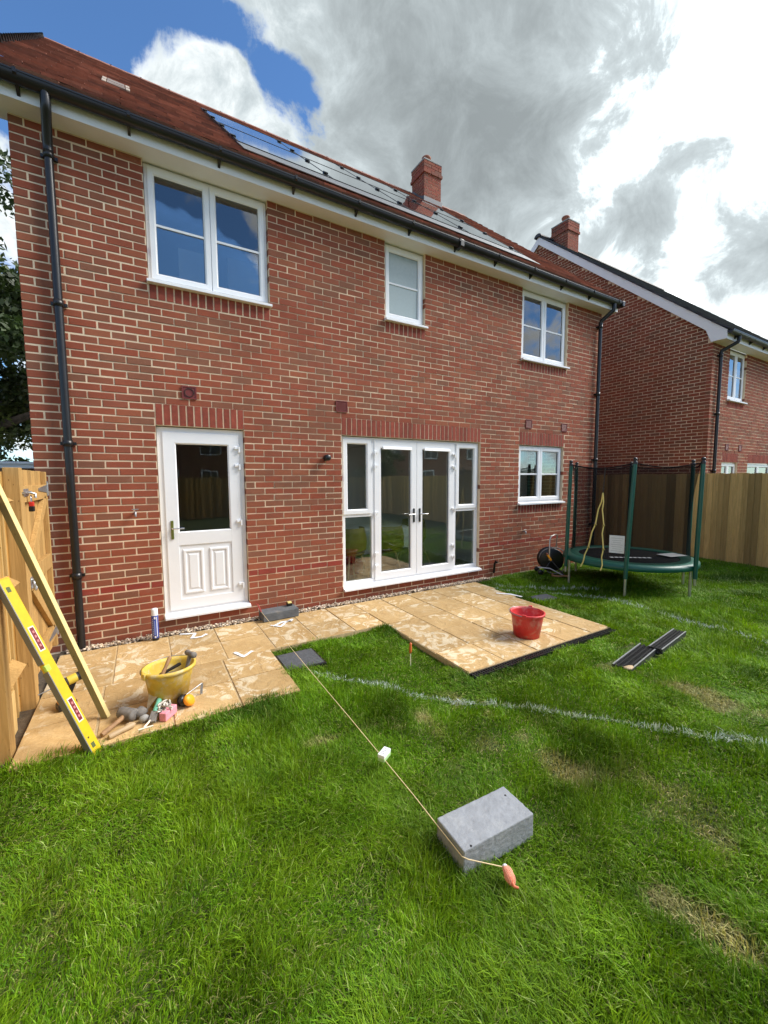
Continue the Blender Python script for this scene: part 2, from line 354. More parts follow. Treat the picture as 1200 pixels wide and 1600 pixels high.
    def blob(s, c, r, sq=(1, 1, 1), seed=0, tint=(1, 1, 1), rings=6, seg=9, amp=.18):
        rnd = random.Random(seed); c = Vector(c); vs = [c+Vector((0, 0, -r*sq[2]))]
        for i in range(1, rings):
            th = math.pi*i/rings
            for k in range(seg):
                ph = 2*math.pi*k/seg; q = r*(1+rnd.uniform(-amp, amp))
                vs.append(c+Vector((q*sq[0]*math.sin(th)*math.cos(ph), q*sq[1]*math.sin(th)*math.sin(ph), -q*sq[2]*math.cos(th))))
        vs.append(c+Vector((0, 0, r*sq[2]))); fs = []
        for k in range(seg): fs.append((0, 1+(k+1) % seg, 1+k)); fs.append((len(vs)-1, 1+(rings-2)*seg+k, 1+(rings-2)*seg+(k+1) % seg))
        for i in range(rings-2):
            for k in range(seg): fs.append((1+i*seg+k, 1+i*seg+(k+1) % seg, 1+(i+1)*seg+(k+1) % seg, 1+(i+1)*seg+k))
        return s.add(vs, fs, tint, True)
    def mesh(s, name, mat, org=Vector((0, 0, 0))):
        me = bpy.data.meshes.new(name); me.from_pydata([(p[0]-org[0], p[1]-org[1], p[2]-org[2]) for p in s.v], [], s.f)
        for m_ in (mat if isinstance(mat, (list, tuple)) else [mat]): me.materials.append(m_)
        at = me.attributes.new('tint', 'FLOAT_COLOR', 'FACE')
        at.data.foreach_set('color', np.array([(*q, 1) for q in s.t], dtype=np.float32).ravel())
        me.polygons.foreach_set('use_smooth', s.sm); me.polygons.foreach_set('material_index', s.mi)
        return me
    def build(s, name, mat, parent=None, bevel=0.0, label=None, kind=None, org=None):
        o_ = ORG[parent.name] if parent is not None else (Vector(org) if org else Vector((0, 0, 0)))
        ob = bpy.data.objects.new(name, s.mesh(name, mat, o_)); link(ob, parent)
        if parent is None: ob.location = o_
        ORG[ob.name] = o_.copy()
        if bevel:
            m_ = ob.modifiers.new('bevel', 'BEVEL'); m_.width = bevel; m_.segments = 2; m_.limit_method = 'ANGLE'
        tag(ob, label, kind=kind); return ob
def piece(name, me, loc, parent):
    o = bpy.data.objects.new(name, me); link(o, parent); o.location = Vector(loc)-ORG[parent.name]; return o
def depth(p): return (Vector(p)-CAM).dot(fwd)
def inview(p, mg=1.06):
    d = Vector(p)-CAM; z = d.dot(fwd)
    return z > .2 and abs(d.dot(rgt)/z) < 600/FPX*mg and abs(d.dot(upv)/z) < 800/FPX*mg

# ---------------------------------------------------------------- brickwork
PAL = [(.335, .088, .055), (.345, .094, .058), (.320, .084, .054), (.350, .106, .064), (.305, .098, .064), (.275, .104, .070), (.335, .092, .058),
       (.255, .108, .076), (.325, .080, .050), (.355, .118, .072), (.295, .088, .060), (.285, .110, .076), (.305, .100, .066), (.325, .086, .056)]
PALR = [(.30, .045, .030), (.33, .056, .036), (.27, .045, .031)]
def brick_layout(a0, a1, k0, k1, zb, holes, flip=0):
    out = []
    for k in range(k0, k1):
        z = zb+.075*k; x = a0 if (k+flip) % 2 else a0-.1125
        cuts = sorted((h[0], h[1]) for h in holes if h[2] < z+.03 < h[3])
        while x < a1-.02:
            segs = [(max(x, a0), min(x+.2135, a1))]
            for h0, h1 in cuts:
                ns = []
                for p, q in segs:
                    if q <= h0 or p >= h1: ns.append((p, q))
                    else:
                        if p < h0-.02: ns.append((p, h0-.002))
                        if q > h1+.02: ns.append((h1+.002, q))
                segs = ns
            for p, q in segs:
                if q-p > .025: out.append((p, q, z, k))
            x += .225
    return out
def lay(wall, bricks, plane, side='front', red=(), nmax=300, seed=1, deep=.1, mul=1.0):
    rnd = random.Random(seed); full = [b for b in bricks if abs(b[1]-b[0]-.2135) < .004 or abs(b[1]-b[0]-.101) < .006]
    pos = lambda b, d=0.0: (b[0], plane+d, b[2]) if side == 'front' else (plane+d, b[0], b[2])
    full = [b for b in full if inview(pos(b), 1.0)]; full.sort(key=lambda b: depth(pos(b))); near = set(full[:nmax])
    cache = {}; mb = MB()
    for b in bricks:
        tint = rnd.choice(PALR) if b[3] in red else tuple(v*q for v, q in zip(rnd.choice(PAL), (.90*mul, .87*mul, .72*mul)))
        pr = rnd.choice((-.002, -.001, 0, .001, .002))
        if b in near:
            key = (tint, 1 if b[1]-b[0] > .15 else 0, rnd.randint(0, 1))
            if key not in cache:
                m_ = MB(); L_ = b[1]-b[0]; e = .003
                jj = [rnd.uniform(-.0015, .003) for _ in range(8)]
                m_.add([(e+jj[0], 0, e+jj[1]), (L_-e-jj[2], 0, e+jj[3]), (L_-e-jj[4], 0, .0635-e-jj[5]), (e+jj[6], 0, .0635-e-jj[7]), (0, e, 0), (L_, e, 0), (L_, e, .0635), (0, e, .0635),
                        (0, deep, 0), (L_, deep, 0), (L_, deep, .0635), (0, deep, .0635)],
                       [(0, 1, 2, 3), (0, 4, 5, 1), (1, 5, 6, 2), (2, 6, 7, 3), (3, 7, 4, 0), (4, 8, 9, 5), (5, 9, 10, 6), (6, 10, 11, 7), (7, 11, 8, 4)], tint)
                cache[key] = m_.mesh('brick', brick_m)
            if side == 'front':
                o = piece('brick', cache[key], Vector(pos(b, pr))+Vector((rnd.uniform(-.0015, .0015), 0, rnd.uniform(-.0012, .0012))), wall); o.rotation_euler.y = rnd.uniform(-.006, .006)
            else:
                o = piece('brick', cache[key], (plane+pr, b[1], b[2]), wall); o.rotation_euler.z = R(-90)
        else:
            j = [rnd.uniform(-.0025, .0025) for _ in range(4)]; y0 = plane+pr
            if side == 'front': mb.box(b[0]+j[0], b[1]+j[1], y0, y0+deep, b[2]+j[2], b[2]+.0635+j[3], tint)
            else: mb.box(y0, y0+deep, b[0]+j[0], b[1]+j[1], b[2]+j[2], b[2]+.0635+j[3], tint)
    if mb.f: mb.build('brickwork', brick_m, wall, kind='stuff')
def soldiers(wall, x0, x1, z0, h, plane, seed=0, deep=.1):
    rnd = random.Random(seed); n = round((x1-x0)/.075); p = (x1-x0)/n; cache = {}
    for i in range(n):
        tn = rnd.choice((.85, .95, 1.0, 1.08, 1.16))
        if tn not in cache: cache[tn] = MB().box(0, p-.0145, 0, deep, 0, h-.010, (tn, tn, tn)).mesh('soldier_brick', soldier_m)
        piece('soldier_brick', cache[tn], (x0+i*p+.007, plane+rnd.uniform(-.002, .0015), z0+rnd.uniform(0, .003)), wall)
def slab_with_holes(mb, a0, a1, z0, z1, holes, p0, p1, side='front'):
    xs = sorted({a0, a1, *[v for h in holes for v in h[:2]]}); zs = sorted({z0, z1, *[v for h in holes for v in h[2:]]})
    for i in range(len(xs)-1):
        for j in range(len(zs)-1):
            cx_, cz_ = (xs[i]+xs[i+1])/2, (zs[j]+zs[j+1])/2
            if any(h[0] < cx_ < h[1] and h[2] < cz_ < h[3] for h in holes): continue
            if side == 'front': mb.box(xs[i], xs[i+1], p0, p1, zs[j], zs[j+1])
            else: mb.box(p0, p1, xs[i], xs[i+1], zs[j], zs[j+1])

# ---------------------------------------------------------------- windows and doors (front face looks towards -Y)
def frame_prof(w_, yf, d=.06, ch=.012): return [(0, yf+d), (0, yf), (w_-ch, yf), (w_, yf+ch), (w_, yf+d)]
def window(parent, x0, x1, z0, z1, yf, lights=2, bars=True, sill=True, pane_m=None, name='window', over=.02, fixed_left=False):
    pane_m = pane_m or glass
    win = MB().ring(x0, x1, z0, z1, frame_prof(.055, yf)).build(name, upvc, parent, .002)
    m = win; fw_ = .055; xm = [(x0+x1)/2] if lights == 2 else []
    for q in xm: MB().box(q-.022, q+.022, yf-.001, yf+.06, z0+.054, z1-.054).build('mullion', upvc, m, .002)
    spans = [(x0+.03, xm[0]-.004), (xm[0]+.004, x1-.03)] if lights == 2 else [(x0+.03, x1-.03)]
    for a, b in spans:
        MB().ring(a, b, z0+.03, z1-.03, frame_prof(.062, yf-.016, .05, .014)).build('sash', upvc, m, .002)
        ga, gb, gz0, gz1 = a+.058, b-.058, z0+.088, z1-.088
        MB().ring(ga, gb, gz0, gz1, [(0, yf+.004), (.007, yf+.002), (.007, yf+.02)], False).build('gasket', seal_m, m)
        MB().box(ga, gb, yf+.008, yf+.014, gz0, gz1).build('pane', pane_m, m)
        if bars:
            zc = gz0+(gz1-gz0)*.5
            MB().box(ga, gb, yf-.002, yf+.006, zc-.012, zc+.012).build('glazing_bar', upvc, m, .002)
    if sill: MB().prism([(yf-.115, z0-.045), (yf-.115, z0-.018), (yf-.02, z0-.001), (yf+.05, z0-.001), (yf+.05, z0-.045)], 'x', x0-over, x1+over).build('sill', upvc, m, .002)
    return win
def hinge(parent, x, z, yf, s=1):
    mb = MB(); mb.box(x-.05 if s > 0 else x, x if s > 0 else x+.05, yf-.022, yf, z-.012, z+.016); mb.box(x-.008, x+.008, yf-.03, yf+.002, z-.05, z+.016)
    mb.build('hinge', upvc, parent, .002)
def lever(parent, x, z, yf, dirx, platem):
    h = MB().box(x-.014, x+.014, yf-.012, yf, z-.12, z+.085).build('handle_plate', platem, parent, .004)
    MB().tube([(x, yf-.008, z), (x, yf-.05, z), (x+dirx*.012, yf-.056, z), (x+dirx*.115, yf-.056, z)], [.009, .009, .009, .0075], 8).build('lever', chrome, parent)

# ---------------------------------------------------------------- the house
HX1, ZB, SOF = 8.775, -.015, 4.86
house = thing('brick_house', (4.3, 0, 0), 'red brick house with a white part-glazed door and white patio doors', 'house')
DOOR = (1.0125, 1.9125, .135, 2.235); FREN = (3.15, 5.622, .135, 2.235)
W1 = (1.0125, 2.25, 3.66, 4.87); WM = (3.825, 4.5, 3.81, 4.87); WR = (6.525, 7.745, 3.66, 4.87); WL = (6.525, 7.735, 1.185, 2.235)
HOL = [DOOR, FREN, W1, WM, WR, WL]
core = MB(); slab_with_holes(core, .004, HX1-.004, -.3, SOF, HOL, .0035, .098)
wall = core.build('wall', mortar_m, house)
sold = [(DOOR[0], DOOR[1], 2.235, .225), (FREN[0], FREN[1], 2.235, .225), (WL[0], WL[1], 2.235, .225),
        (W1[0], W1[1], 3.51, .15), (WM[0], WM[1], 3.66, .15), (WR[0], WR[1], 3.51, .15), (WL[0], WL[1], 1.035, .15)]
bl = brick_layout(0, HX1, 0, 65, ZB, HOL+[(s[0], s[1], s[2], s[2]+s[3]) for s in sold])
lay(wall, bl, 0.0, 'front', red=(7,), seed=3)
for i, s in enumerate(sold): soldiers(wall, s[0], s[1], s[2]+.004, s[3], -.001, seed=i)
# the back of the house: side walls, far wall, floors and partitions
shell = MB(); shell.box(.003, .1, .1, 8.5, -.3, 5.0); shell.box(HX1-.1, HX1-.003, .1, 8.5, -.3, 5.0); slab_with_holes(shell, .1, HX1-.1, -.3, 5.0, [(2.9, 5.8, .3, 2.4)], 8.4, 8.5)  # unseen opening added in the far wall to brighten the dining room
for xs in (.004, HX1-.1):   # gable triangles
    shell.prism([(.1, 5.0), (8.5, 5.0), (4.3, 8.60)], 'x', xs, xs+.096)
shell.build('side_wall', plainbrick_m, house)
rm = MB(); rm.box(.1, HX1-.1, .098, .16, 4.87, 4.9)
for h0, h1 in ((0, .1), (2.5, 2.62), (4.885, 4.95)): rm.box(.1, HX1-.1, .3 if h0 else .1, 8.4, h0, h1)
for xp, z0, z1 in ((2.6, .1, 2.5), (6.0, .1, 2.5), (3.2, 2.62, 4.88), (5.4, 2.62, 4.88)): rm.box(xp, xp+.1, .12, 8.3, z0, z1)
rm.box(.1, 2.6, 4.2, 4.3, .1, 2.5); rm.box(6.1, HX1-.1, 4.2, 4.3, .1, 2.5); rm.box(.1, HX1-.1, 4.2, 4.3, 2.62, 4.88)
slab_with_holes(rm, .1, HX1-.1, .12, 4.87, HOL, .12, .16)
rm.build('inner_wall', room_w, house)
MB().box(.2, HX1-.2, .17, 8.3, .104, .12).build('inner_floor', floor_w, house)
# windows
RV = .055
for q, n_, bars, pm in ((W1, 2, True, glass), (WM, 1, True, frost), (WR, 2, True, glass), (WL, 2, True, dglass)):
    window(house, q[0]+.006, q[1]-.006, q[2]+.045, min(q[3], SOF)-.012 if q[3] > 4.8 else q[3]-.01, RV, n_, bars, pane_m=pm)
# plain door with a glazed top and panelled bottom
dx0, dx1, dz0, dz1 = DOOR[0]+.006, DOOR[1]-.006, .185, 2.225
door = MB().ring(dx0, dx1, dz0, dz1, frame_prof(.066, RV)).build('door', upvc, house, .002)
lx0, lx1, lz0, lz1 = dx0+.052, dx1-.052, dz0+.03, dz1-.052; ly = RV-.014
leaf = MB(); leaf.ring(lx0, lx1, lz0, lz1, [(0, ly+.06), (0, ly), (.115, ly), (.115, ly+.06)]); mz = 1.005
leaf.box(lx0+.114, lx1-.114, ly+.0006, ly+.06, mz-.07, mz+.07); leaf.build('door_leaf', upvc, door, .0025)
gx0, gx1 = lx0+.115, lx1-.115
MB().ring(gx0, gx1, mz+.07, lz1-.115, [(0, ly), (.012, ly+.012), (.012, ly+.03)], False).build('glazing_bead', upvc, door)
MB().box(gx0+.004, gx1-.004, ly+.016, ly+.022, mz+.074, lz1-.119).build('pane', dglass, door)
pl_ = MB(); pl_.box(gx0-.002, gx1+.002, ly+.012, ly+.03, lz0+.11, mz-.066); pl_.build('lower_panel', upvc, door)
for a in (gx0+.035, (gx0+gx1)/2+.03):
    b_ = a+(gx1-gx0)/2-.065
    MB().ring(a, b_, lz0+.165, mz-.12, [(0, ly+.013), (.010, ly-.002), (.026, ly-.002), (.036, ly+.010), (.05, ly+.010), (.066, ly+.002), (.085, ly+.002)], False).build('raised_panel', upvc, door)
    MB().box(a+.083, b_-.083, ly+.0021, ly+.014, lz0+.248, mz-.203).build('panel_centre', upvc, door)
MB().prism([(-.055, .142), (-.055, .165), (.03, .188), (.11, .188), (.11, .142)], 'x', dx0-.004, dx1+.012).build('door_sill', upvc, door, .002)
for z in (2.02, 1.82, 1.17, .42): hinge(door, dx1-.055, z, ly, 1)
lever(door, lx0+.055, 1.13, ly, 1, brassy)
# patio doors with side lights
fx0, fx1 = FREN[0]+.006, FREN[1]-.006
pd = MB().ring(fx0, fx1, dz0, dz1, frame_prof(.062, RV)).build('patio_door', upvc, house, .002)
SLW = .50; fxa, fxb = fx0+SLW, fx1-SLW
for q in (fxa, fxb): MB().box(q-.035, q+.035, RV-.001, RV+.06, dz0+.06, dz1-.06).build('mullion', upvc, pd, .002)
fm = (fxa+fxb)/2
for a, b_, s in ((fxa+.012, fm-.003, -1), (fm+.003, fxb-.012, 1)):
    MB().ring(a, b_, dz0+.03, dz1-.035, [(0, ly+.06), (0, ly), (.094, ly), (.106, ly+.012), (.106, ly+.06)]).build('door_leaf', upvc, pd, .002)
    g = (a+.104, b_-.104, dz0+.134, dz1-.139)
    MB().ring(*g, [(0, ly+.012), (.008, ly+.012), (.008, ly+.03)], False).build('gasket', seal_m, pd)
    MB().box(g[0], g[1], ly+.018, ly+.024, g[2], g[3]).build('pane', dglass, pd)
    MB().prism([(ly-.03, dz1-.15), (ly-.018, dz1-.115), (ly+.002, dz1-.112), (ly+.002, dz1-.155)], 'x', a+.13, b_-.10).build('trickle_vent', upvc, pd, .002)
    lever(pd, b_-.05 if s < 0 else a+.05, 1.13, ly, s, blackp)
    for z in (2.03, 1.84, 1.18, .60, .42): hinge(pd, a-.004 if s < 0 else b_+.004, z, ly, -1 if s < 0 else 1)
for a, b_ in ((fx0, fxa), (fxb, fx1)):
    zt = 1.165
    MB().box(a+.05, b_-.03, RV-.001, RV+.06, zt-.03, zt+.03).build('transom', upvc, pd, .002)
    MB().ring(a+.03, b_-.045 if a == fx0 else b_-.03, zt+.012, dz1-.03, frame_prof(.066, RV-.018, .05, .014)).build('sash', upvc, pd, .002)
    MB().box(a+.09, b_-.09, RV+.006, RV+.012, zt+.07, dz1-.09).build('pane', dglass, pd)
    MB().box(a+.055, b_-.03, RV+.012, RV+.018, dz0+.05, zt-.02).build('pane', dglass, pd)
MB().prism([(-.06, .142), (-.06, .165), (.03, .188), (.11, .188), (.11, .142)], 'x', fx0-.01, fx1+.02).build('door_sill', upvc, pd, .002)
# eaves: soffit, fascia, gutter
FY = -.20; EX0, EX1 = -.20, 8.96
MB().box(EX0, EX1, FY+.012, .12, SOF, SOF+.012).build('soffit', fascia_m, house)
MB().box(EX0, EX1, FY-.004, FY+.012, SOF-.008, 5.03).build('fascia', fascia_m, house, .002)
gut = MB(); prof = [(FY-.01-.058+.058*math.cos(a), 4.998-.058*math.sin(a)*1.25) for a in [math.pi*i/10 for i in range(11)]]
vs = []; n_ = len(prof)
for x in (EX0-.03, EX1+.04): vs += [(x, *p) for p in prof]+[(x, p[0]*.94+(FY-.068)*.06, p[1]+.004) for p in prof]
gut.add(vs, [(i, i+1, 2*n_+i+1, 2*n_+i) for i in range(n_-1)]+[(n_+i+1, n_+i, 3*n_+i, 3*n_+i+1) for i in range(n_-1)], smooth=True)
gut.add(vs, [tuple(range(n_)), tuple(range(2*n_, 3*n_))[::-1]])
gut.box(EX0-.03, EX1+.04, FY-.130, FY-.122, 4.99, 5.004); gutter = gut.build('gutter', blackp, house)
for i in range(12):
    x = .12+i*.79
    MB().prism([(FY-.005, 4.88), (FY-.03, 4.90), (FY-.135, 4.975), (FY-.137, 5.01), (FY-.125, 5.01), (FY-.06, 4.92), (FY-.005, 4.97)], 'x', x-.012, x+.012).build('bracket', blackp, gutter)
for x in (4.9, EX1-.02): MB().box(x-.035, x+.035, FY-.135, FY-.005, 4.915, 5.012).build('joint_clip', blackp, gutter, .01)
def downpipe(px, parent, yg, zg, ztop, y=-.055, zb=0.0, dx=0.0, mat=blackp):
    d = MB().tube([(px+dx, yg, zg), (px+dx, yg, zg-.09), (px+dx*.9, yg+.01, zg-.13), (px, y-.01, ztop+.05), (px, y, ztop), (px, y, ztop-.05)], .038, 14).build('downpipe', mat, parent)
    MB().tube([(px, y, ztop-.02), (px, y, zb)], .034, 14).build('pipe_shaft', mat, d)
    z = ztop-.05
    while z > zb+.2:
        m_ = MB().lathe((px, y, z-.03), [(.034, 0), (.041, 0), (.041, .06), (.034, .06)], 14); m_.box(px-.062, px+.062, y+.022, y+.05, z-.014, z+.014)
        m_.build('pipe_clip', mat, d); z -= 1.28
    return d
downpipe(.275, house, FY-.066, 4.95, 4.62, dx=.03)
downpipe(8.66, house, FY-.066, 4.95, 4.62, dx=.07, zb=.05)
# small wall fittings
def vent(parent, x0, x1, z0, z1, y=-.012, round_=False, side='front'):
    v = MB().ring(x0, x1, z0, z1, [(0, .0), (0, y), (.012, y), (.014, y+.006), (.014, 0)]).build('air_vent', vent_m, parent)
    if round_:
        MB().box(x0+.013, x1-.013, y+.005, 0, z0+.013, z1-.013).build('vent_face', vent_m, v)
        MB().lathe(((x0+x1)/2, y+.004, (z0+z1)/2), [(.048, 0), (.048, .006), (.042, .006), (.040, -.002), (0.0005, -.002)], 20, (0, -1, 0)).build('vent_hole', M('vent dark', (.03, .012, .01), .7), v)
    else:
        s_ = MB(); s_.box(x0+.013, x1-.013, y+.009, 0, z0+.013, z1-.013); n_ = 8
        for i in range(n_):
            z = z0+.018+(z1-z0-.036)*(i+.5)/n_; s_.prism([(y+.001, z-.006), (y+.009, z+.004), (y+.009, z-.006)], 'x', x0+.013, x1-.013)
        s_.build('vent_louvre', vent_m, v)
vent(house, 1.275, 1.42, 2.53, 2.665, round_=True); vent(house, 3.075, 3.235, 2.53, 2.675); vent(house, 6.67, 6.83, 2.525, 2.675); vent(house, 7.645, 7.805, 2.52, 2.67)
MB().lathe((2.913, -.06, 1.93), [(.0005, .05), (.036, .05), (.04, .04), (.04, -.04), (.034, -.05), (.0005, -.05)], 18, (0, 1, 0)).build('wall_lamp', blackp, house)
for x, z in ((.79, 1.33), (6.67, .715)):
    k = MB().tube([(x, .0, z), (x, -.05, z), (x, -.065, z-.01), (x, -.065, z-.045)], .011, 8).build('wall_tap', steel, house); MB().tube([(x-.03, -.045, z+.028), (x+.03, -.045, z+.028)], .006, 6).build('tap_handle', steel, k)
MB().tube([(5.95, -.02, .05), (5.95, -.03, .2), (5.95, -.06, .26), (5.95, -.09, .24)], .018, 8).build('overflow_pipe', blackp, house)
# roof
RS = .859; RE = -.25; RZ = 5.02; RX0, RX1, RYR = -.18, 8.95, 4.3
zr = lambda y: RZ+RS*(y-RE)
cs = 1/math.sqrt(1+RS*RS); UP = Vector((0, cs, RS*cs)); NRM = Vector((0, -RS*cs, cs))
def rp(x, s, h=0.0): return Vector((x, RE, RZ))+Vector((1, 0, 0))*0+UP*s+NRM*h
SL = (RYR-RE)/cs
roof = MB().prism([(RE+.05, RZ-.012), (RYR, zr(RYR)-.06), (8.85, RZ-.05), (8.8, RZ-.16), (RYR, zr(RYR)-.2), (-.05, zr(-.05)-.14), (RE+.05, RZ-.03)], 'x', RX0+.02, RX1-.02).build('roof', M('roof felt', (.03, .02, .018), .9), house)
PX0, PX1, PS0, PS1 = 2.03, 6.93, .90, 4.36      # solar field
gauge, tw = .265, .295; rows = int(SL/gauge)
TP = [(.78, .74, .74), (.95, .95, .95), (1.12, 1.05, 1.0), (.70, .72, .78), (1.05, .95, .9), (1.35, 1.32, 1.28), (.88, .82, .8)]
tl_ = []
for r_ in range(rows+1):
    s0 = r_*gauge-.03; xo = RX0 + (tw/2 if r_ % 2 else 0) - tw
    x = xo
    while x < RX1:
        a, b_ = max(x+.002, RX0), min(x+tw-.002, RX1)
        if b_-a > .03 and not (a > PX0-.03 and b_ < PX1+.03 and s0 > PS0-.2 and s0+.27 < PS1+.22): tl_.append((a, b_, s0))
        x += tw
cand = [q for q in tl_ if abs(q[1]-q[0]-tw+.004) < .002]; cand.sort(key=lambda q: depth(rp(q[0], q[2]))); nearT = set(q for q in cand if inview(rp(q[0], q[2]), 1.0)); nearT = set([q for q in cand if q in nearT][:300])
tc_ = {}; tm = MB(); rnd = random.Random(5)
def tile_geo(m_, a, b_, s0, h, tint):
    L_ = .36; th = .024; vs = []
    for s, k in ((s0, .056+h), (s0+L_, .012)):
        for x, e in ((a, 0), ((a+b_)/2, .004), (b_, 0)):
            vs += [rp(x, s, k+e), rp(x, s, k+e-th)]
    m_.add(vs, [(0, 2, 8, 6), (2, 4, 10, 8), (0, 1, 3, 2), (2, 3, 5, 4), (0, 6, 7, 1), (4, 5, 11, 10)], tint)
for q in tl_:
    tn = rnd.choice(TP); h = rnd.choice((0, 0, .002, .005))
    if q in nearT:
        key = (tn, h)
        if key not in tc_:
            m_ = MB(); tile_geo(m_, q[0], q[1], q[2], h, tn); tc_[key] = m_.mesh('tile', tile_m, rp(q[0], q[2]))
        piece('tile', tc_[key], rp(q[0], q[2]), roof)
    else: tile_geo(tm, *q, h, tn)
tm.build('tiling', tile_m, roof, kind='stuff')
for i in range(20):   # half-round ridge tiles with clips
    x0 = RX0+i*.4575; vs = []; fs = []; prf = [(.105*math.cos(a), .085*math.sin(a)) for a in [math.pi*k/8 for k in range(9)]]
    m_ = MB(); mid = zr(RYR)-.035
    for x in (x0+.004, x0+.4535): vs += [(x, RYR+p[0], mid+p[1]) for p in prf]
    m_.add(vs, [(k, k+1, 9+k+1, 9+k) for k in range(8)], smooth=True); m_.add(vs, [tuple(range(9)), tuple(range(9, 18))]); m_.build('ridge_tile', tile_m, roof)
    if i: MB().box(x0-.014, x0+.014, RYR-.03, RYR+.03, mid+.07, mid+.104).build('ridge_clip', blackp, roof)
for k in range(int(SL/.17)):   # stepped verge units at the left gable
    s = k*.17; MB().add([rp(RX0-.016, s, -.02), rp(RX0-.016, s+.172, -.02), rp(RX0-.016, s+.10, .05), rp(RX0-.016, s-.01, .115), rp(RX0+.006, s, -.02), rp(RX0+.006, s+.172, -.02), rp(RX0+.006, s+.10, .05), rp(RX0+.006, s-.01, .115)],
             [(0, 1, 2, 3), (7, 6, 5, 4), (2, 6, 7, 3), (0, 3, 7, 4), (1, 5, 6, 2)]).build('verge_unit', blackp, roof)
# tile vent
vcream = M('vent cream', (.36, .29, .23), .8)
for x, c_, w_ in ((.67, vcream, .045), (.722, M('grey vent tile', (.20, .155, .13), .8), .185), (.915, vcream, .045)):
    for s in (2.0, 2.36): MB().obox(rp(x+w_/2, s+.15, .052), (1, 0, 0), UP, NRM, w_/2, .15, .010).build('tile_vent', c_, roof, .003)
# solar panels, four columns and two rows
pw = (PX1-PX0)/4; ph = (PS1-PS0)/2
for i in range(4):
    for j in range(2):
        x0, s0 = PX0+i*pw, PS0+j*ph; c_ = rp(x0+pw/2, s0+ph/2, .05)
        p_ = MB().obox(c_, (1, 0, 0), UP, NRM, pw/2-.012, ph/2-.012, .024).build('solar_panel', panel_m, house, .003)
for i in range(5):
    x = PX0+i*pw; MB().obox(rp(x, (PS0+PS1)/2, .064), (1, 0, 0), UP, NRM, .009, (PS1-PS0)/2+.03, .014).build('panel_rail', panel_fr, house)
    for k in range(4):
        MB().obox(rp(x, PS0+.35+k*.9, .082), (1, 0, 0), UP, NRM, .030, .035, .012).build('panel_clamp', panel_fr, house, .006)
MB().obox(rp((PX0+PX1)/2, PS0-.27, .066), (1, 0, 0), UP, NRM, (PX1-PX0)/2+.02, .26, .004).build('panel_apron', M('grey flashing', (.16, .165, .17), .45, .4), house)
for s in (PS0-.01, PS0+ph, PS1+.01): MB().obox(rp((PX0+PX1)/2, s, .062), (1, 0, 0), UP, NRM, (PX1-PX0)/2, .016, .016).build('panel_rail', panel_fr, house)
# chimney
def chimney(parent, x0, x1, y0, y1, zb, zt, seed):
    c = MB().box(x0+.006, x1-.006, y0+.006, y1-.006, zb-.5, zt-.02).build('chimney', mortar_m, parent)
    mb = MB(); rnd = random.Random(seed); nk = int((zt-zb+.45)/.075)
    for k in range(nk):
        z = zt-.075*(k+1); o_ = .03 if k == 3 else (.0 if k > 2 else .012)
        for side in (0, 1):
            a0, a1 = (x0-o_, x1+o_) if side == 0 else (y0+.0945, y1+o_)
            x = a0 if k % 2 else a0-.1125
            while x < a1-.02:
                p, q = max(x, a0), min(x+.215, a1); tn = rnd.choice(PAL); tn = tuple(.8*v for v in tn)
                if q-p > .02:
                    if side == 0: mb.box(p, q, y0-o_, y0+.09, z, z+.065, tn)
                    else: mb.box(x0-o_, x0+.09, p+.001, q-.001, z+.0005, z+.0645, tn); mb.box(x1-.09, x1+o_-.0004, p+.001, q-.001, z+.0005, z+.0645, tn)
                x += .225
    mb.build('chimney_brickwork', brick_m, c, kind='stuff')
    MB().box(x0-.02, x1+.02, y0-.02, y1+.02, zt-.008, zt+.03).build('capping', conc_m, c, .008)
    MB().lathe(((x0+x1)/2, (y0+y1)/2, zt+.02), [(.11, 0), (.10, .06), (.095, .20), (.115, .21), (.12, .25), (.10, .27), (.085, .26), (.08, .1)], 18).build('pot', pot_m, c)
    return c
ch = chimney(house, 7.25, 7.77, 3.8, 4.34, 8.75, 9.53, 3)
MB().prism([(3.775, zr(3.775)-.03), (3.775, zr(3.8)+.16), (3.83, zr(3.8)+.16), (3.83, zr(3.8))], 'x', 7.225, 7.795).build('lead_apron', lead, ch)
MB().prism([(3.80, zr(3.8)-.05), (3.80, zr(3.8)+.17), (4.0, zr(3.9)+.19), (4.15, zr(4.15)+.12), (4.3, zr(4.3)+.12), (4.3, zr(4.3)-.1)], 'x', 7.235, 7.249).build('lead_flashing', lead, ch)

# ---------------------------------------------------------------- the neighbouring house (same builder's type, dark roof)
NX, NY, NZ = 11.85, -.68, -.23
nb = thing('brick_house', (NX+2, NY, NZ), 'neighbouring brick house beyond the fence with dark roof and white bargeboard', 'house')
nsof = SOF+NZ; NRY = 4.02; nS = .859; neY, neZ = NY-.27, nsof+.16
nzr = lambda y: neZ+nS*(y-neY)
NW = (NX+.87, NX+1.84, 3.66+NZ, nsof); NLW = (NX+.80, NX+1.68, 1.185+NZ, 2.235+NZ); NLD = (NX+2.28, NX+3.9, .16+NZ, 2.235+NZ)
hol = [NW, NLW, NLD]; NX1 = NX+7.5
c = MB(); slab_with_holes(c, NX+.004, NX1, NZ-.3, nsof, hol, NY+.0035, NY+.1)
nwall = c.build('wall', mortar_m, nb)
ns = [(NLW[0], NLW[1], 2.235+NZ, .225), (NLD[0], NLD[1], 2.235+NZ, .225), (NW[0], NW[1], 3.51+NZ, .15)]
lay(nwall, brick_layout(NX, NX1, 10, 65, ZB+NZ, hol+[(s[0], s[1], s[2], s[2]+s[3]) for s in ns], 1), NY, 'front', seed=8, nmax=120, mul=.88)
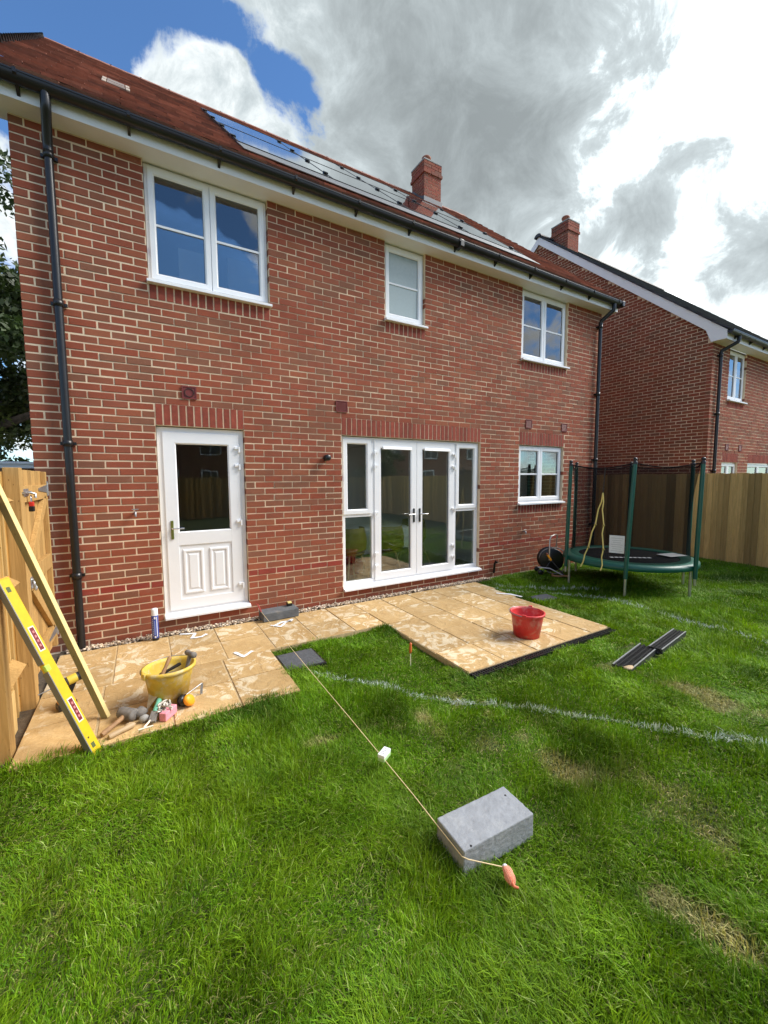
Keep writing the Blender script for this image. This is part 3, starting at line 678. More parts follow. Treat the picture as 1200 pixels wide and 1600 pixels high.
for i, s in enumerate(ns): soldiers(nwall, s[0], s[1], s[2]+.004, s[3], NY-.001, seed=20+i)
gab = MB().prism([(NY+.01, NZ-.3), (8.6, NZ-.3), (8.6, nzr(NY)-.165), (NRY, nzr(NRY)-.165), (NY+.01, nzr(NY)-.165)], 'x', NX+.0035, NX+.1).build('gable_wall', mortar_m, nb)
gb_ = [b for b in brick_layout(NY+.103, 8.6, 6, 125, ZB+NZ, [], 0) if b[2]+.1 < min(nzr(b[0])-.05, nzr(2*NRY-b[1])-.05)]
lay(gab, gb_, NX, 'side', seed=9, nmax=180, mul=.82)  # tinted darker than the rear wall, the gable's shade put into the brick
quo = MB(); rnd = random.Random(4)
for k in range(6, 65):
    if k % 2: quo.box(NX-.0005, NX+.09, NY+.0005, NY+.101, ZB+NZ+.075*k, ZB+NZ+.075*k+.065, rnd.choice(PAL))
quo.build('corner_brickwork', brick_m, gab, kind='stuff')
MB().box(NX+.1, NX1, 8.4, 8.5, NZ-.3, nsof).build('far_wall', plainbrick_m, nb)
iw = MB().box(NX+.2, NX1-.1, NY+1.8, NY+1.9, NZ, nsof); iw.box(NX+.1, NX1, NY+.1, 8.4, nsof-.012, nsof+.05); iw.build('inner_wall', room_w, nb)
for q, l_ in ((NW, 2), (NLW, 2), (NLD, 2)): window(nb, q[0]+.005, q[1]-.005, q[2]+.045, min(q[3], nsof-.01)-.01, NY+RV, l_, q is not NLD)
vent(nb, NX+.93, NX+1.09, 2.52+NZ, 2.67+NZ, NY-.012); vent(nb, NX+1.68, NX+1.84, 2.52+NZ, 2.67+NZ, NY-.012)
MB().box(NX-.012, NX, 2.1, 2.26, 2.50+NZ, 2.65+NZ).build('air_vent', vent_m, nb)
# its roof, bargeboards and eaves
nro = MB().prism([(neY+.02, neZ-.02), (NRY, nzr(NRY)-.03), (8.9, neZ), (8.9, neZ-.12), (NRY, nzr(NRY)-.16), (neY+.02, neZ-.12)], 'x', NX-.06, NX1+.2).build('roof', M('roof felt', (.03, .02, .018), .9), nb)
m_ = MB(); ncs = 1/math.sqrt(1+nS*nS); nU = Vector((0, ncs, nS*ncs)); nN = Vector((0, -nS*ncs, ncs))
nL = (NRY-neY)/ncs; k = 0
while k*.33 < nL:
    s = k*.33
    for i in range(24):
        x = NX-.11+i*.33; a = Vector((0, neY, neZ)); cen = a+nU*(s+.19)+nN*.035+Vector((x+.165, 0, 0)); up2 = (nU-nN*.075).normalized()
        tn = random.choice((.8, 1, 1.2)); m_.obox(cen, (1, 0, 0), up2, up2.cross(Vector((-1, 0, 0))), .163, .21, .014, (tn,)*3)
    k += 1
m_.build('tiling', dark_tile, nro, kind='stuff')
m_ = MB(); vs = []; prf = [(.13*math.cos(a), .10*math.sin(a)) for a in [math.pi*k/8 for k in range(9)]]
for x in (NX-.13, NX1): vs += [(x, NRY+p[0], nzr(NRY)-.01+p[1]) for p in prf]
m_.add(vs, [(k, k+1, 9+k+1, 9+k) for k in range(8)]+[tuple(range(9))]); m_.build('ridge_tile', dark_tile, nro)
bb = .215
MB().prism([(neY-.0, nsof-.01), (neY-.0, neZ+.01), (NRY, nzr(NRY)+.01), (NRY, nzr(NRY)-bb), (neY+.40, nzr(neY+.40)-bb-.02), (NY+.02, nsof-.01)], 'x', NX-.075, NX-.052).build('bargeboard', fascia_m, nb, .003)
MB().prism([(NRY, nzr(NRY)+.01), (2*NRY-neY, neZ+.01), (2*NRY-neY, neZ-bb), (NRY, nzr(NRY)-bb)], 'x', NX-.075, NX-.052).build('bargeboard', fascia_m, nb, .003)
MB().box(NX-.05, NX1, neY+.03, NY+.02, nsof, nsof+.012).build('soffit', fascia_m, nb); MB().box(NX-.05, NX1, neY+.016, neY+.03, nsof-.008, neZ).build('fascia', fascia_m, nb)
g = MB(); prof = [(neY-.055+.058*math.cos(a), neZ-.012-.07*math.sin(a)) for a in [math.pi*i/8 for i in range(9)]]; vs = []
for x in (NX-.08, NX1): vs += [(x, *p) for p in prof]
g.add(vs, [(i, i+1, 9+i+1, 9+i) for i in range(8)], smooth=True); g.add(vs, [tuple(range(9))]); g.box(NX-.08, NX1, neY-.117, neY-.109, neZ-.018, neZ-.004); g.build('gutter', blackp, nb)
for i in range(7): MB().prism([(neY+.01, neZ-.13), (neY-.11, neZ-.05), (neY-.118, neZ), (neY-.10, neZ), (neY+.01, neZ-.06)], 'x', NX+.3+i*.8, NX+.325+i*.8).build('gutter_bracket', blackp, nb)
downpipe(NX+.28, nb, neY-.05, neZ-.06, nsof-.22, y=NY-.05, zb=NZ+.1, dx=.10)
chimney(nb, 12.36, 12.88, 3.42, 4.0, 8.75, 9.46, 12)

# ---------------------------------------------------------------- ground
LZ = -.045
def lawn_h(x, y):
    return LZ+.012*np.sin(x*1.9+.7*np.sin(y*1.3))+.010*np.sin(y*2.6+1.1*x)+.006*np.sin(5.1*x-3.7*y)
nx, ny = 150, 130; gx = np.linspace(-1.0, 10.85, nx); gy = np.linspace(-14, .1, ny); X_, Y_ = np.meshgrid(gx, gy); Z_ = lawn_h(X_, Y_)
Z_ = np.where((Y_ > -2.5) & (X_ > -.2) & (X_ < 5.5), np.minimum(Z_, -.06), Z_); Z_ = np.where((Y_ > -2.75) & (Y_ < -2.3) & (X_ > 3.1) & (X_ < 5.4), -.047, Z_)
me = bpy.data.meshes.new('lawn'); idx = np.arange(nx*ny).reshape(ny, nx)
me.from_pydata(np.stack([X_.ravel(), Y_.ravel(), Z_.ravel()], 1).tolist(), [], np.stack([idx[:-1, :-1], idx[:-1, 1:], idx[1:, 1:], idx[1:, :-1]], -1).reshape(-1, 4).tolist())
me.materials.append(lawn_m); me.polygons.foreach_set('use_smooth', [True]*len(me.polygons))
tag(link(bpy.data.objects.new('lawn', me)), kind='structure')
gr = MB().box(-400, 400, -400, 400, -.62, -.40).build('ground', M('ground', (.10, .11, .05), .95, n=(2, .3))); tag(gr, kind='structure')
pa = MB().box(-3.0, .02, -14, 9, -.3, -.05); tag(pa.build('side_path', soil_m), kind='structure')
pb_ = MB().box(10.9, 30, -14, 9, -.4, -.25); tag(pb_.build('neighbour_ground', lawn_m), kind='structure')

# patio: bedding plus flags laid one by one
patio = MB(); patio.box(.115, 1.86, -1.93, -.14, -.10, -.006); patio.box(1.86, 3.2, -1.04, -.14, -.10, -.0061); patio.box(3.2, 5.30, -2.41, -.14, -.10, -.0062)
pat = patio.build('patio', joint_m); tag(pat, kind='structure')
XJ = [.11, .575, 1.025, 1.475, 1.925, 2.37, 2.81, 3.2, 3.63, 4.07, 4.50, 4.94, 5.38]; rnd = random.Random(9)
def flag(x0, x1, y0, y1, poly=None):
    g = .006; z = rnd.uniform(-.002, .0025)
    if poly is None: poly = [(x0+g, y0+g), (x1-g, y0+g), (x1-g, y1-g), (x0+g, y1-g)]
    o = MB().prism(poly, 'z', -.042, z).build('paving_flag', flag_m, pat, .004)
    return o
rowsY = [(-.60, -.15), (-1.05, -.60), (-1.50, -1.05), (-1.95, -1.50)]
for ri, (y0, y1) in enumerate(rowsY):
    for i in range(len(XJ)-1):
        x0, x1 = XJ[i], XJ[i+1]
        if ri >= 2 and x0 < 1.9: x0, x1 = (max(.11, x0-.05), x1-.055)
        if ri >= 2 and 1.85 < (x0+x1)/2 < 3.2: continue
        if ri >= 2 and x1 > 1.9 and x0 < 1.9: continue
        if x0 >= 4.9: x1 = 5.40-.06*ri
        if ri == 1 and 1.9 < x0 < 3.1: y0_ = -1.04
        else: y0_ = y0
        flag(x0, x1, y0_, y1)
for i in range(7, 12):
    x0, x1 = XJ[i], XJ[i+1]; flag(x0+(.02 if i > 7 else 0), min(x1+.02, 5.29), -2.41, -1.95)
# white marker-paint arrows on the flags
def stroke(pts, w_):
    m = MB(); v = []; rs = random.Random(len(pts)*7)
    P = [Vector((*p, 0)) for p in pts]; Q = []
    for a, b in zip(P[:-1], P[1:]):
        for k in range(6): Q.append(a.lerp(b, k/6))
    Q.append(P[-1])
    for i, p in enumerate(Q):
        d = (Q[min(i+1, len(Q)-1)]-Q[max(i-1, 0)]).normalized(); n = Vector((-d.y, d.x, 0)); ww = w_*rs.uniform(.7, 1.2)/2
        v += [(p+n*ww)[:2]+(.0055,), (p-n*ww)[:2]+(.0055,)]
    m.add(v, [(2*i, 2*i+1, 2*i+3, 2*i+2) for i in range(len(Q)-1)]); return m
for pts in ([(1.14, -.16), (1.23, -.20), (1.285, -.215), (1.24, -.345), (1.33, -.355), (1.39, -.30)], [(1.553, -.945), (1.61, -1.09), (1.71, -1.0)], [(2.05, -.40), (2.14, -.50), (2.22, -.40), (2.33, -.33)], [(2.09, -.43), (2.20, -.36), (2.31, -.38)]):
    stroke(pts, .035).build('painted_arrow', paint_w, pat)
m_ = MB(); st = stroke([(5.20, -.80), (5.33, -.95), (5.37, -1.12)], .05).build('painted_mark', paint_w, pat)

# gravel strip along the wall
gm = MB(); rnd = random.Random(21)
for i in range(3000):
    x = rnd.uniform(.15, 5.75); y = -rnd.triangular(.005, .15, .07); r_ = rnd.uniform(.007, .014); tn = rnd.choice(((1, 1, 1), (1.5, 1.5, 1.45), (.45, .4, .38), (.8, .72, .62), (1.25, 1.1, .9), (.6, .5, .42)))
    gm.blob((x, y, -.008+rnd.uniform(0, .02)), r_, (1.2, .9, .7), i, tn, 3, 5, .25)
tag(gm.build('gravel', gravel_m), 'mixed pea gravel filling the narrow strip along the house wall', 'gravel', kind='stuff')
tag(MB().box(-.02, .118, -1.95, .0, -.2, -.03).build('soil_strip', soil_m), kind='structure')
tag(MB().box(.1, 5.8, -.15, .005, -.2, -.018).build('gravel_bed', soil_m), kind='structure')
# drain covers
def drain(name, c, hx, hy, ang, label):
    o = thing(name, (c[0], c[1], 0), label, 'drain cover'); ax = Vector((math.cos(ang), math.sin(ang), 0)); ay = Vector((-math.sin(ang), math.cos(ang), 0))
    MB().obox((c[0], c[1], -.045), ax, ay, (0, 0, 1), hx, hy, .028).build('frame', blackp, o, .004); MB().obox((c[0], c[1], -.038), ax, ay, (0, 0, 1), hx-.018, hy-.018, .026).build('lid', drain_m, o, .004)
drain('drain_cover', (2.06, -1.37), .19, .19, 0, 'dark square drain cover under the string line beside the narrow paving')
drain('drain_cover', (5.64, -1.26), .20, .14, -.1, 'grey drain cover in the grass at the right edge of the patio')
# black slotted channel along the patio's front edge
cdn = thing('channel_drain', (4.25, -2.44, 0), 'black slotted channel drain along the front edge of the big patio', 'channel drain')
b_ = MB(); b_.box(3.21, 5.30, -2.485, -2.474, -.09, -.012); b_.box(3.21, 5.30, -2.424, -2.413, -.09, -.012); b_.box(3.21, 5.30, -2.474, -2.424, -.09, -.05); b_.build('trough', blackp, cdn)
gl_ = MB()
for i in range(70): x = 3.22+i*.0297; gl_.box(x, x+.014, -2.476, -2.422, -.03, -.0135)
gl_.box(3.21, 5.30, -2.452, -2.446, -.032, -.0125); gl_.build('grating', panel_fr, cdn)

# ---------------------------------------------------------------- fences
def board_mesh(h, w_, tn, flip=False):
    if flip: return MB().add([(0, 0, 0), (.006, 0, 0), (.032, w_, 0), (0, w_, 0), (0, 0, h), (.006, 0, h), (.032, w_, h), (0, w_, h)],
        [(0, 3, 2, 1), (4, 5, 6, 7), (0, 1, 5, 4), (1, 2, 6, 5), (2, 3, 7, 6), (3, 0, 4, 7)], (tn, tn*.985, tn*.96)).mesh('board', fence_m)
    return MB().add([(0, 0, 0), (.026, 0, 0), (.006, w_, 0), (0, w_, 0), (0, 0, h), (.026, 0, h), (.006, w_, h), (0, w_, h)],
    [(0, 3, 2, 1), (4, 5, 6, 7), (0, 1, 5, 4), (1, 2, 6, 5), (2, 3, 7, 6), (3, 0, 4, 7)], (tn, tn*.985, tn*.96)).mesh('board', fence_m)
BT = [.55, .68, .80, .92, 1.05, 1.18, 1.3]; BM = [board_mesh(1.83, .122, t_) for t_ in BT]; BF = [board_mesh(1.83, .122, t_, True) for t_ in BT]
def board_fence(name, label, base, n, rz, pitch=.1, skip=None, flip=False):
    f = thing(name, base, label, 'fence'); rnd = random.Random(n); ca, sa = math.cos(rz), math.sin(rz)
    for i in range(n):
        if skip and skip(i): continue
        o = bpy.data.objects.new('board', rnd.choice(BF if flip else BM)); link(o, f); y = -i*pitch
        o.location = (-y*sa, y*ca, -.10+rnd.uniform(-.006, .006)); o.rotation_euler = (rnd.uniform(-.004, .004), 0, rz)
    L_ = n*pitch
    def wp(u, v): return (base[0]+u*ca-v*sa, base[1]+u*sa+v*ca)
    for z in (.25, .9, 1.55):
        a, b2 = wp(-.001 if False else -.03, -L_), wp(-.03, .1); MB().bar((*a, z), (*b2, z), .07, .05).build('arris_rail', fence_m, f)
    k = 0
    while k*2.4 < L_:
        p = wp(-.06, -k*2.4); MB().box(p[0]-.05, p[0]+.05, p[1]-.05, p[1]+.05, -.3, 1.70).build('fence_post', fence_m, f); k += 1
    return f
# seen from the garden: boards face -X on the right side, +Y at the back, +X on the left
fr_ = board_fence('board_fence', 'tall closeboard timber fence behind the trampoline', (10.87, -14.0, 0), 180, R(180), pitch=.095, flip=True)
fb_ = board_fence('board_fence', 'closeboard timber fence closing the far end, seen only reflected in the glass', (-.05, -14.0, 0), 110, R(90))
fl_ = board_fence('board_fence', 'closeboard timber fence on the gate side, mostly outside the picture', (.00, -1.12, 0), 128, 0, skip=lambda i: False)
# stub of that fence beside the gate: posts and rail ends
PT = gate_m
MB().box(.015, .105, -1.80, -1.69, -.12, 1.80).build('fence_post', PT, fl_, .004)
MB().box(.02, .11, -1.125, -1.03, -.05, 1.755).build('fence_post', PT, fl_, .004)
for z in (1.525, .955, .36):
    MB().prism([(.02, z-.055), (.095, z), (.02, z+.055)], 'y', -1.70, -1.24).build('arris_rail', PT, fl_, .002)
MB().box(.03, .06, -1.56, -1.42, -.02, .26).build('gravel_board', fence_m, fl_, .003)

# ---------------------------------------------------------------- gate
gate = thing('timber_gate', (.08, -.5, 0), 'new timber side gate with galvanised hinges and red padlock beside the house', 'gate')
rnd = random.Random(3)
for i in range(7):
    y0 = -1.0+i*.13; tn = rnd.choice((.8, .9, 1.0, 1.1)); MB().box(.045, .063, y0+.002, y0+.126, .09, 1.745+rnd.uniform(-.004, .004), (tn, tn, tn)).build('board', gate_m, gate, .002)
GX = .0635
def gbar(y0, z0, y1, z1, w_, name): 
    t_ = rnd.uniform(.92, 1.1); return MB().bar((GX+.018, y0, z0), (GX+.018, y1, z1), w_, .036, (t_, t_, t_), (1, 0, 0)).build(name, gate_m, gate, .003)
gbar(-.998, .09, -.998, 1.74, .07, 'stile'); gbar(-.10, .09, -.10, 1.74, .05, 'stile')
for z in (1.56, .92, .26): gbar(-.962, z, -.126, z, .125, 'ledge')
gbar(-.90, .985, -.16, 1.495, .095, 'brace'); gbar(-.90, .855, -.16, .325, .095, 'brace')
for z, t_ in ((1.585, 1), (.26, 1)):
    h = MB().prism([(-.13, z-.035), (-.13, z+.035), (-.47, z+.012), (-.47, z-.012)], 'x', GX+.037, GX+.041).build('strap_hinge', galv, gate)
    MB().tube([(GX+.042, -.115, z-.06), (GX+.042, -.115, z+.06)], .009, 8).build('hinge_pin', galv, h); MB().box(GX+.034, GX+.04, -.11, -.06, z-.07, z+.07).build('hinge_plate', galv, h)
bt = MB().box(GX+.038, GX+.044, -1.02, -.86, 1.545, 1.60).build('bolt', galv, gate); MB().tube([(GX+.056, -1.08, 1.573), (GX+.056, -.86, 1.573)], .010, 8).build('bolt_bar', galv, bt); MB().tube([(GX+.05, -.9, 1.573), (GX+.09, -.9, 1.56), (GX+.09, -.9, 1.53)], .009, 8).build('bolt_knob', galv, bt)
pk = thing('padlock', (GX+.06, -.88, 1.45), 'small red and black padlock hanging from the gate bolt', 'padlock')
MB().box(GX+.046, GX+.074, -.905, -.862, 1.465, 1.50).build('body', M('padlock red', (.60, .03, .02), .4), pk, .004); MB().box(GX+.044, GX+.076, -.907, -.86, 1.425, 1.466).build('lower_body', blackp, pk, .006)
MB().tube([(GX+.06, -.897, 1.495), (GX+.06, -.897, 1.535), (GX+.06, -.884, 1.548), (GX+.06, -.870, 1.535), (GX+.06, -.870, 1.495)], .0045, 7).build('shackle', chrome, pk)
rl = MB().box(GX+.036, GX+.041, -.99, -.90, .84, .93).build('ring_latch', galv, gate)
MB().tube([(GX+.06, -.945+.042*math.cos(a), .868+.042*math.sin(a)) for a in [2*math.pi*k/14 for k in range(14)]], .007, 7, closed=True).build('ring', galv, rl); MB().tube([(GX+.03, -.945, .905), (GX+.065, -.945, .905)], .014, 8).build('spindle', galv, rl)

# ---------------------------------------------------------------- garage, tree behind the gate
ga = thing('garage', (-5, 10, 0), 'low garage with white roof edge showing above the gate', 'garage')
MB().box(-9, -1.0, 7.2, 12, -.4, 1.92).build('wall', plainbrick_m, ga); MB().box(-9.1, -.92, 7.1, 12.1, 1.92, 2.07).build('roof_edge', fascia_m, ga, .01); MB().box(-9.05, -.95, 7.06, 7.1, 2.02, 2.06).build('trim', upvc, ga)
def tree(name, label, base, h, crown_c, crown_r, nleaf, seed, leaf=.14, tints=None, n_limb=9, group=None):
    rs = np.random.default_rng(seed); rn = random.Random(seed); T = thing(name, base, label, 'tree', group); B = Vector(base)
    tm = MB(); C0 = B+Vector(crown_c); top = C0+Vector((0, 0, crown_r[2]*.6))
    tm.tube([B, B+Vector((.1, .05, h*.2)), B+Vector((-.05, .1, h*.45)), C0*.6+top*.4, top], [h*.035, h*.030, h*.024, h*.014, .02], 10)
    ends = []
    for i in range(n_limb):
        a = rn.uniform(0, 6.28); z0 = rn.uniform(.22, .6)*h; s = B+Vector((0, 0, z0)); e = C0+Vector((crown_r[0]*.85*math.cos(a), crown_r[1]*.85*math.sin(a), rn.uniform(-.7, .6)*crown_r[2]))
        m1 = s.lerp(e, .45)+Vector((rn.uniform(-.3, .3), rn.uniform(-.3, .3), rn.uniform(.1, .5))); tm.tube([s, m1, e], [h*.014, h*.009, .012], 7)
        for j in range(4):
            q = m1.lerp(e, rn.uniform(.1, .9)); e2 = q+Vector((rn.uniform(-1, 1), rn.uniform(-1, 1), rn.uniform(-.5, .7)))*crown_r[0]*.35; tm.tube([q, q.lerp(e2, .5)+Vector((0, 0, .1)), e2], [.03, .02, .008], 5); ends.append(e2)
        ends.append(e)
    tm.build('trunk', bark_m, T)
    ncl = len(ends)+26; cl_ = [np.array(e) for e in ends]
    while len(cl_) < ncl:
        d = rs.normal(size=3); d /= np.linalg.norm(d); cl_.append(np.array(C0)+d*np.array(crown_r)*rs.uniform(.5, 1.0))
    cl_ = np.array(cl_); ci = rs.integers(0, len(cl_), nleaf); d = rs.normal(size=(nleaf, 3)); d /= np.linalg.norm(d, axis=1)[:, None]
    rad = crown_r[0]*.26*rs.uniform(.55, 1.25, len(cl_))[ci]; p = cl_[ci]+d*(rad*rs.uniform(.25, 1.0, nleaf)**.5)[:, None]*np.array([1, 1, .75])
    u = rs.normal(size=(nleaf, 3)); u /= np.linalg.norm(u, axis=1)[:, None]; v = np.cross(u, rs.normal(size=(nleaf, 3))); v /= np.linalg.norm(v, axis=1)[:, None]
    L_ = leaf*rs.uniform(.6, 1.3, nleaf)[:, None]; vs = np.stack([p-u*L_*.5, p+v*L_*.28, p+u*L_*.5, p-v*L_*.28], 1).reshape(-1, 3)-np.array(base)
    me = bpy.data.meshes.new('crown'); me.from_pydata(vs.tolist(), [], np.arange(nleaf*4).reshape(-1, 4).tolist()); me.materials.append(leaf_m)
    tt = np.array(tints or [(.035, .06, .012), (.05, .08, .018), (.075, .10, .022), (.10, .11, .03), (.025, .042, .010)])
    cb = np.ones((nleaf, 4), np.float32); cb[:, :3] = tt[rs.integers(0, len(tt), len(cl_))[ci]]*rs.uniform(.7, 1.3, nleaf)[:, None]
    me.attributes.new('tint', 'FLOAT_COLOR', 'FACE').data.foreach_set('color', cb.ravel()); o = bpy.data.objects.new('crown', me); link(o, T)
    return T
tree('tree', 'tall dark leafy tree rising behind the gate at the house corner', (-4.2, 13.5, -.3), 13.5, (0, 0, 7.4), (4.2, 4.2, 6.4), 60000, 5, .21, n_limb=12)
# the houses and tree that the glass mirrors, across the back fence
def far_house(label, x0, x1, y, wm, rm_, zt, wins):
    h = thing('brick_house', ((x0+x1)/2, y, 0), label, 'house', None); yf = y
    MB().box(x0, x1, y-8, y, -.4, zt).build('wall', wm, h); MB().prism([(y+.4, zt-.1), (y-4, zt+3.4), (y-8.4, zt-.1)], 'x', x0-.2, x1+.2).build('roof', rm_, h)
    for a, b2, c0, c1 in wins:
        q = MB().box(a, b2, y-.02, y+.05, c0, c1).build('window', upvc, h)
        for u, v in ((a+.08, (a+b2)/2-.04), ((a+b2)/2+.04, b2-.08)): MB().box(u, v, y+.02, y+.056, c0+.09, c1-.09).build('pane', M('far pane', (.02, .025, .03), .08), q)
    MB().box(x0-.2, x1+.2, y+.3, y+.42, zt-.12, zt+.04).build('fascia', fascia_m, h)
troof = M('far red roof', (.17, .06, .04), .8, n=(3, .2))
far_house('brown roofed brick house across the back fence, mirrored in the glazed door', -3, 7.5, -27, plainbrick_m, troof, 4.9, [(1.0, 3.2, 1.2, 2.3), (4.6, 5.8, 1.2, 2.3), (1.2, 2.6, 3.4, 4.5), (4.6, 6, 3.4, 4.5)])
far_house('red roofed house across the back fence, mirrored in the patio doors', 14.5, 34, -25, plainbrick_m, troof, 4.9, [(16, 17.4, 1.2, 2.3), (19, 20.4, 3.4, 4.5), (23, 24.4, 3.4, 4.5), (28, 29.4, 3.4, 4.5), (22, 24, 1.2, 2.3)])
tree('tree', 'dark garden tree beyond the back fence, mirrored in the patio doors', (14.6, -19, -.3), 4.4, (0, 0, 2.9), (1.6, 1.6, 1.3), 5000, 8, .16)

# ---------------------------------------------------------------- things on the patio
def perp(a, n): a = Vector(a).normalized(); n = Vector(n); return (n-a*n.dot(a)).normalized()
# yellow spirit level leaning on the fence post
lb, lt = Vector((.535, -1.965, -.03)), Vector((.112, -1.742, 1.075)); d = (lt-lb).normalized(); n1 = perp(d, (.80, -.54, .25)); n2 = -d.cross(n1); n2 = n2 if n2.x < 0 else -n2
lv = thing('spirit_level', lb, 'long yellow spirit level with red grips leaning against the fence post', 'spirit level')
LL = (lt-lb).length; P0 = lambda s, a, b: lb+d*s+n1*a+n2*b
MB().obox(P0(LL/2, 0, 0), n2, n1, d, .033, .019, LL/2).build('body', level_y, lv, .003)
for s0, s1 in ((.003, LL*.49), (LL*.535, LL-.003)): MB().obox(P0((s0+s1)/2, -.0005, .0355), n2, n1, d, .003, .0193, (s1-s0)/2).build('measuring_edge', M('milled grey edge', (.17, .175, .175), .5, .3), lv)
for s in (LL*.255, LL*.665):
    g = MB().obox(P0(s, .0195, .0), n2, n1, d, .019, .001, .082).build('grip_rim', cream, lv, .012); MB().obox(P0(s, .021, 0), n2, n1, d, .0135, .0012, .074).build('grip', maroon, lv, .010)
    for k in range(4): MB().obox(P0(s-.045+.03*k, .0224, 0), n2, n1, d, .006, .0004, .008).build('grip_mark', M('faded print', (.45, .16, .16), .6), lv)
for s in (LL*.51,): MB().obox(P0(s, .0085, .021), n2, n1, d, .016, .011, .021).build('vial', M('vial green', (.42, .62, .10), .15), lv, .004)
for s in (.06, LL-.07):
    MB().obox(P0(s, .0195, .006), n2, n1, d, .012, .001, .017).build('vial_window', M('vial dark', (.10, .12, .05), .2), lv, .003)
MB().lathe(P0(.115, .0195, .012), [(.006, 0), (.0005, .001)], 10, n1).build('hang_hole', blackp, lv)
for s in (.0, LL): MB().obox(P0(s, 0, 0), n2, n1, d, .0335, .0195, .006).build('end_cap', orange, lv, .003)
# timber straight edge leaning behind it
sb, st_ = Vector((.566, -1.60, 0.004)), Vector((.1, -1.585, 1.57)); d2 = (st_-sb).normalized(); se_top = sb+d2*1.80; m1 = perp(d2, (-.62, -.78, 0)); m2 = d2.cross(m1)
se = thing('straight_edge', sb, 'pale grey-green timber straight edge leaning on the fence behind the level', 'straight edge')
MB().obox((sb+se_top)/2, m2, m1, d2, .025, .014, .90).build('batten', timber('grey batten', (.23, .225, .135), (.29, .275, .165)), se, .003)
m2 = m2 if m2.x > 0 else -m2
MB().obox((sb+se_top)/2+m2*.026, m2, m1, d2, .0018, .0138, .899).build('lit_edge', M('lit pine edge', (.72, .58, .25), .7, n=(20, .1)), se)  # light on the narrow side, painted as a pale yellow strip
# cordless drill standing on its battery
dr = thing('cordless_drill', (.32, -1.28, 0), 'yellow and black cordless drill standing on its battery between the two leaning tools', 'drill')
D0 = Vector((.31, -1.30, 0)); hx = Vector((.93, .36, 0)).normalized(); hy = Vector((-hx.y, hx.x, 0))
MB().obox(D0+Vector((0, 0, .026)), hx, hy, (0, 0, 1), .058, .040, .026).build('battery', blackp, dr, .010); MB().obox(D0+Vector((0, 0, .062)), hx, hy, (0, 0, 1), .052, .036, .014, taper=.8).build('battery_top', orange, dr, .006)
MB().obox(D0+hx*-.0+Vector((0, 0, .056))-hy*.034, hx, hy, (0, 0, 1), .022, .004, .014).build('clip', blackp, dr, .002)
hd = (hx*.055+Vector((0, 0, .13))).normalized(); MB().obox(D0+hx*.026+Vector((0, 0, .125)), hx, hy, hd, .020, .017, .065).build('handle', blackp, dr, .008)
ba = (hx*.95+Vector((0, 0, .18))).normalized(); bo = D0+hx*.06+Vector((0, 0, .205))
MB().lathe(bo, [(.0005, -.07), (.026, -.07), (.031, -.05), (.032, .03), (.028, .05), (.0005, .055)], 16, ba).build('body', M('drill grey', (.05, .05, .045), .45), dr); MB().lathe(bo, [(.0325, -.045), (.0335, -.03), (.0335, .0), (.0325, .012)], 16, ba).build('band', M('drill yellow', (.62, .46, .05), .45), dr); MB().lathe(bo+ba*.05, [(.033, -.03), (.035, .0), (.030, .036), (.0005, .037)], 16, ba).build('motor_cap', blackp, dr)
MB().lathe(bo-ba*.07, [(.0005, -.055), (.012, -.055), (.020, -.04), (.024, -.01), (.024, .005), (.0005, .006)], 14, ba).build('chuck', blackp, dr); MB().tube([bo-ba*.14, bo-ba*.22], .004, 6).build('drill_bit', steel, dr)
# buckets
def bucket(name, c, r_t, r_b, h, mat, label, wide=1.0, tilt=(0, 0, 1), hand=None, n=32):
    o = thing(name, c, label, 'bucket'); ax = Vector(tilt).normalized(); xa = Vector((.86, .5, 0))
    MB().lathe(c, [(.0005, .004), (r_b*.94, .004), (r_b, .0), (r_b+(r_t-r_b)*.86, h*.88), (r_t-.004, h*.90), (r_t+.010, h*.91), (r_t+.012, h), (r_t-.003, h+.003), (r_t-.007, h*.9), (r_b-.004, .02), (.0005, .018)], n, ax, xa, wide).build('shell', mat, o)
    y = ax.cross(xa.normalized()); top = Vector(c)+ax*(h*.97)
    for s in (-1, 1): MB().obox(top+xa.normalized()*(s*(r_t*wide+.012)), xa, y, ax, .012, .02, .022).build('handle_lug', mat, o, .004)
    pts = []
    for k in range(15):
        a = math.pi*k/14; pts.append(top+xa.normalized()*math.cos(a)*(r_t*wide+.016)+y*math.sin(a)*(hand or 1)*(r_t+.02)+ax*(.006*math.sin(a)))
    MB().tube(pts, .0032, 6).build('handle', steel, o)
    return o
YB = (.965, -1.595, .002)
bucket('bucket', YB, .158, .112, .275, bucket_y, 'dirty yellow builder\'s bucket full of hand tools on the patio', 1.12, (.03, .03, 1))
rub = MB().lathe((YB[0]+.01, YB[1]+.01, .165), [(.0005, .012), (.06, .016), (.12, .004), (.142, 0)], 20); rub.build('mortar_scrap', dust_m, bpy.data.objects['bucket'])
def rod_tool(name, a, b, ra, label, cat, mat, head=None):
    o = thing(name, a, label, cat); a, b = Vector(a), Vector(b); L_ = (b-a).length; dd = (b-a)/L_
    MB().tube([a, a+dd*L_*.1, a+dd*L_*.5, a+dd*L_*.9, b], [ra*.8, ra, ra*.85, ra*1.05, ra*.75], 10).build('handle', mat, o)
    if head: head(o, a, b, dd)
    return o
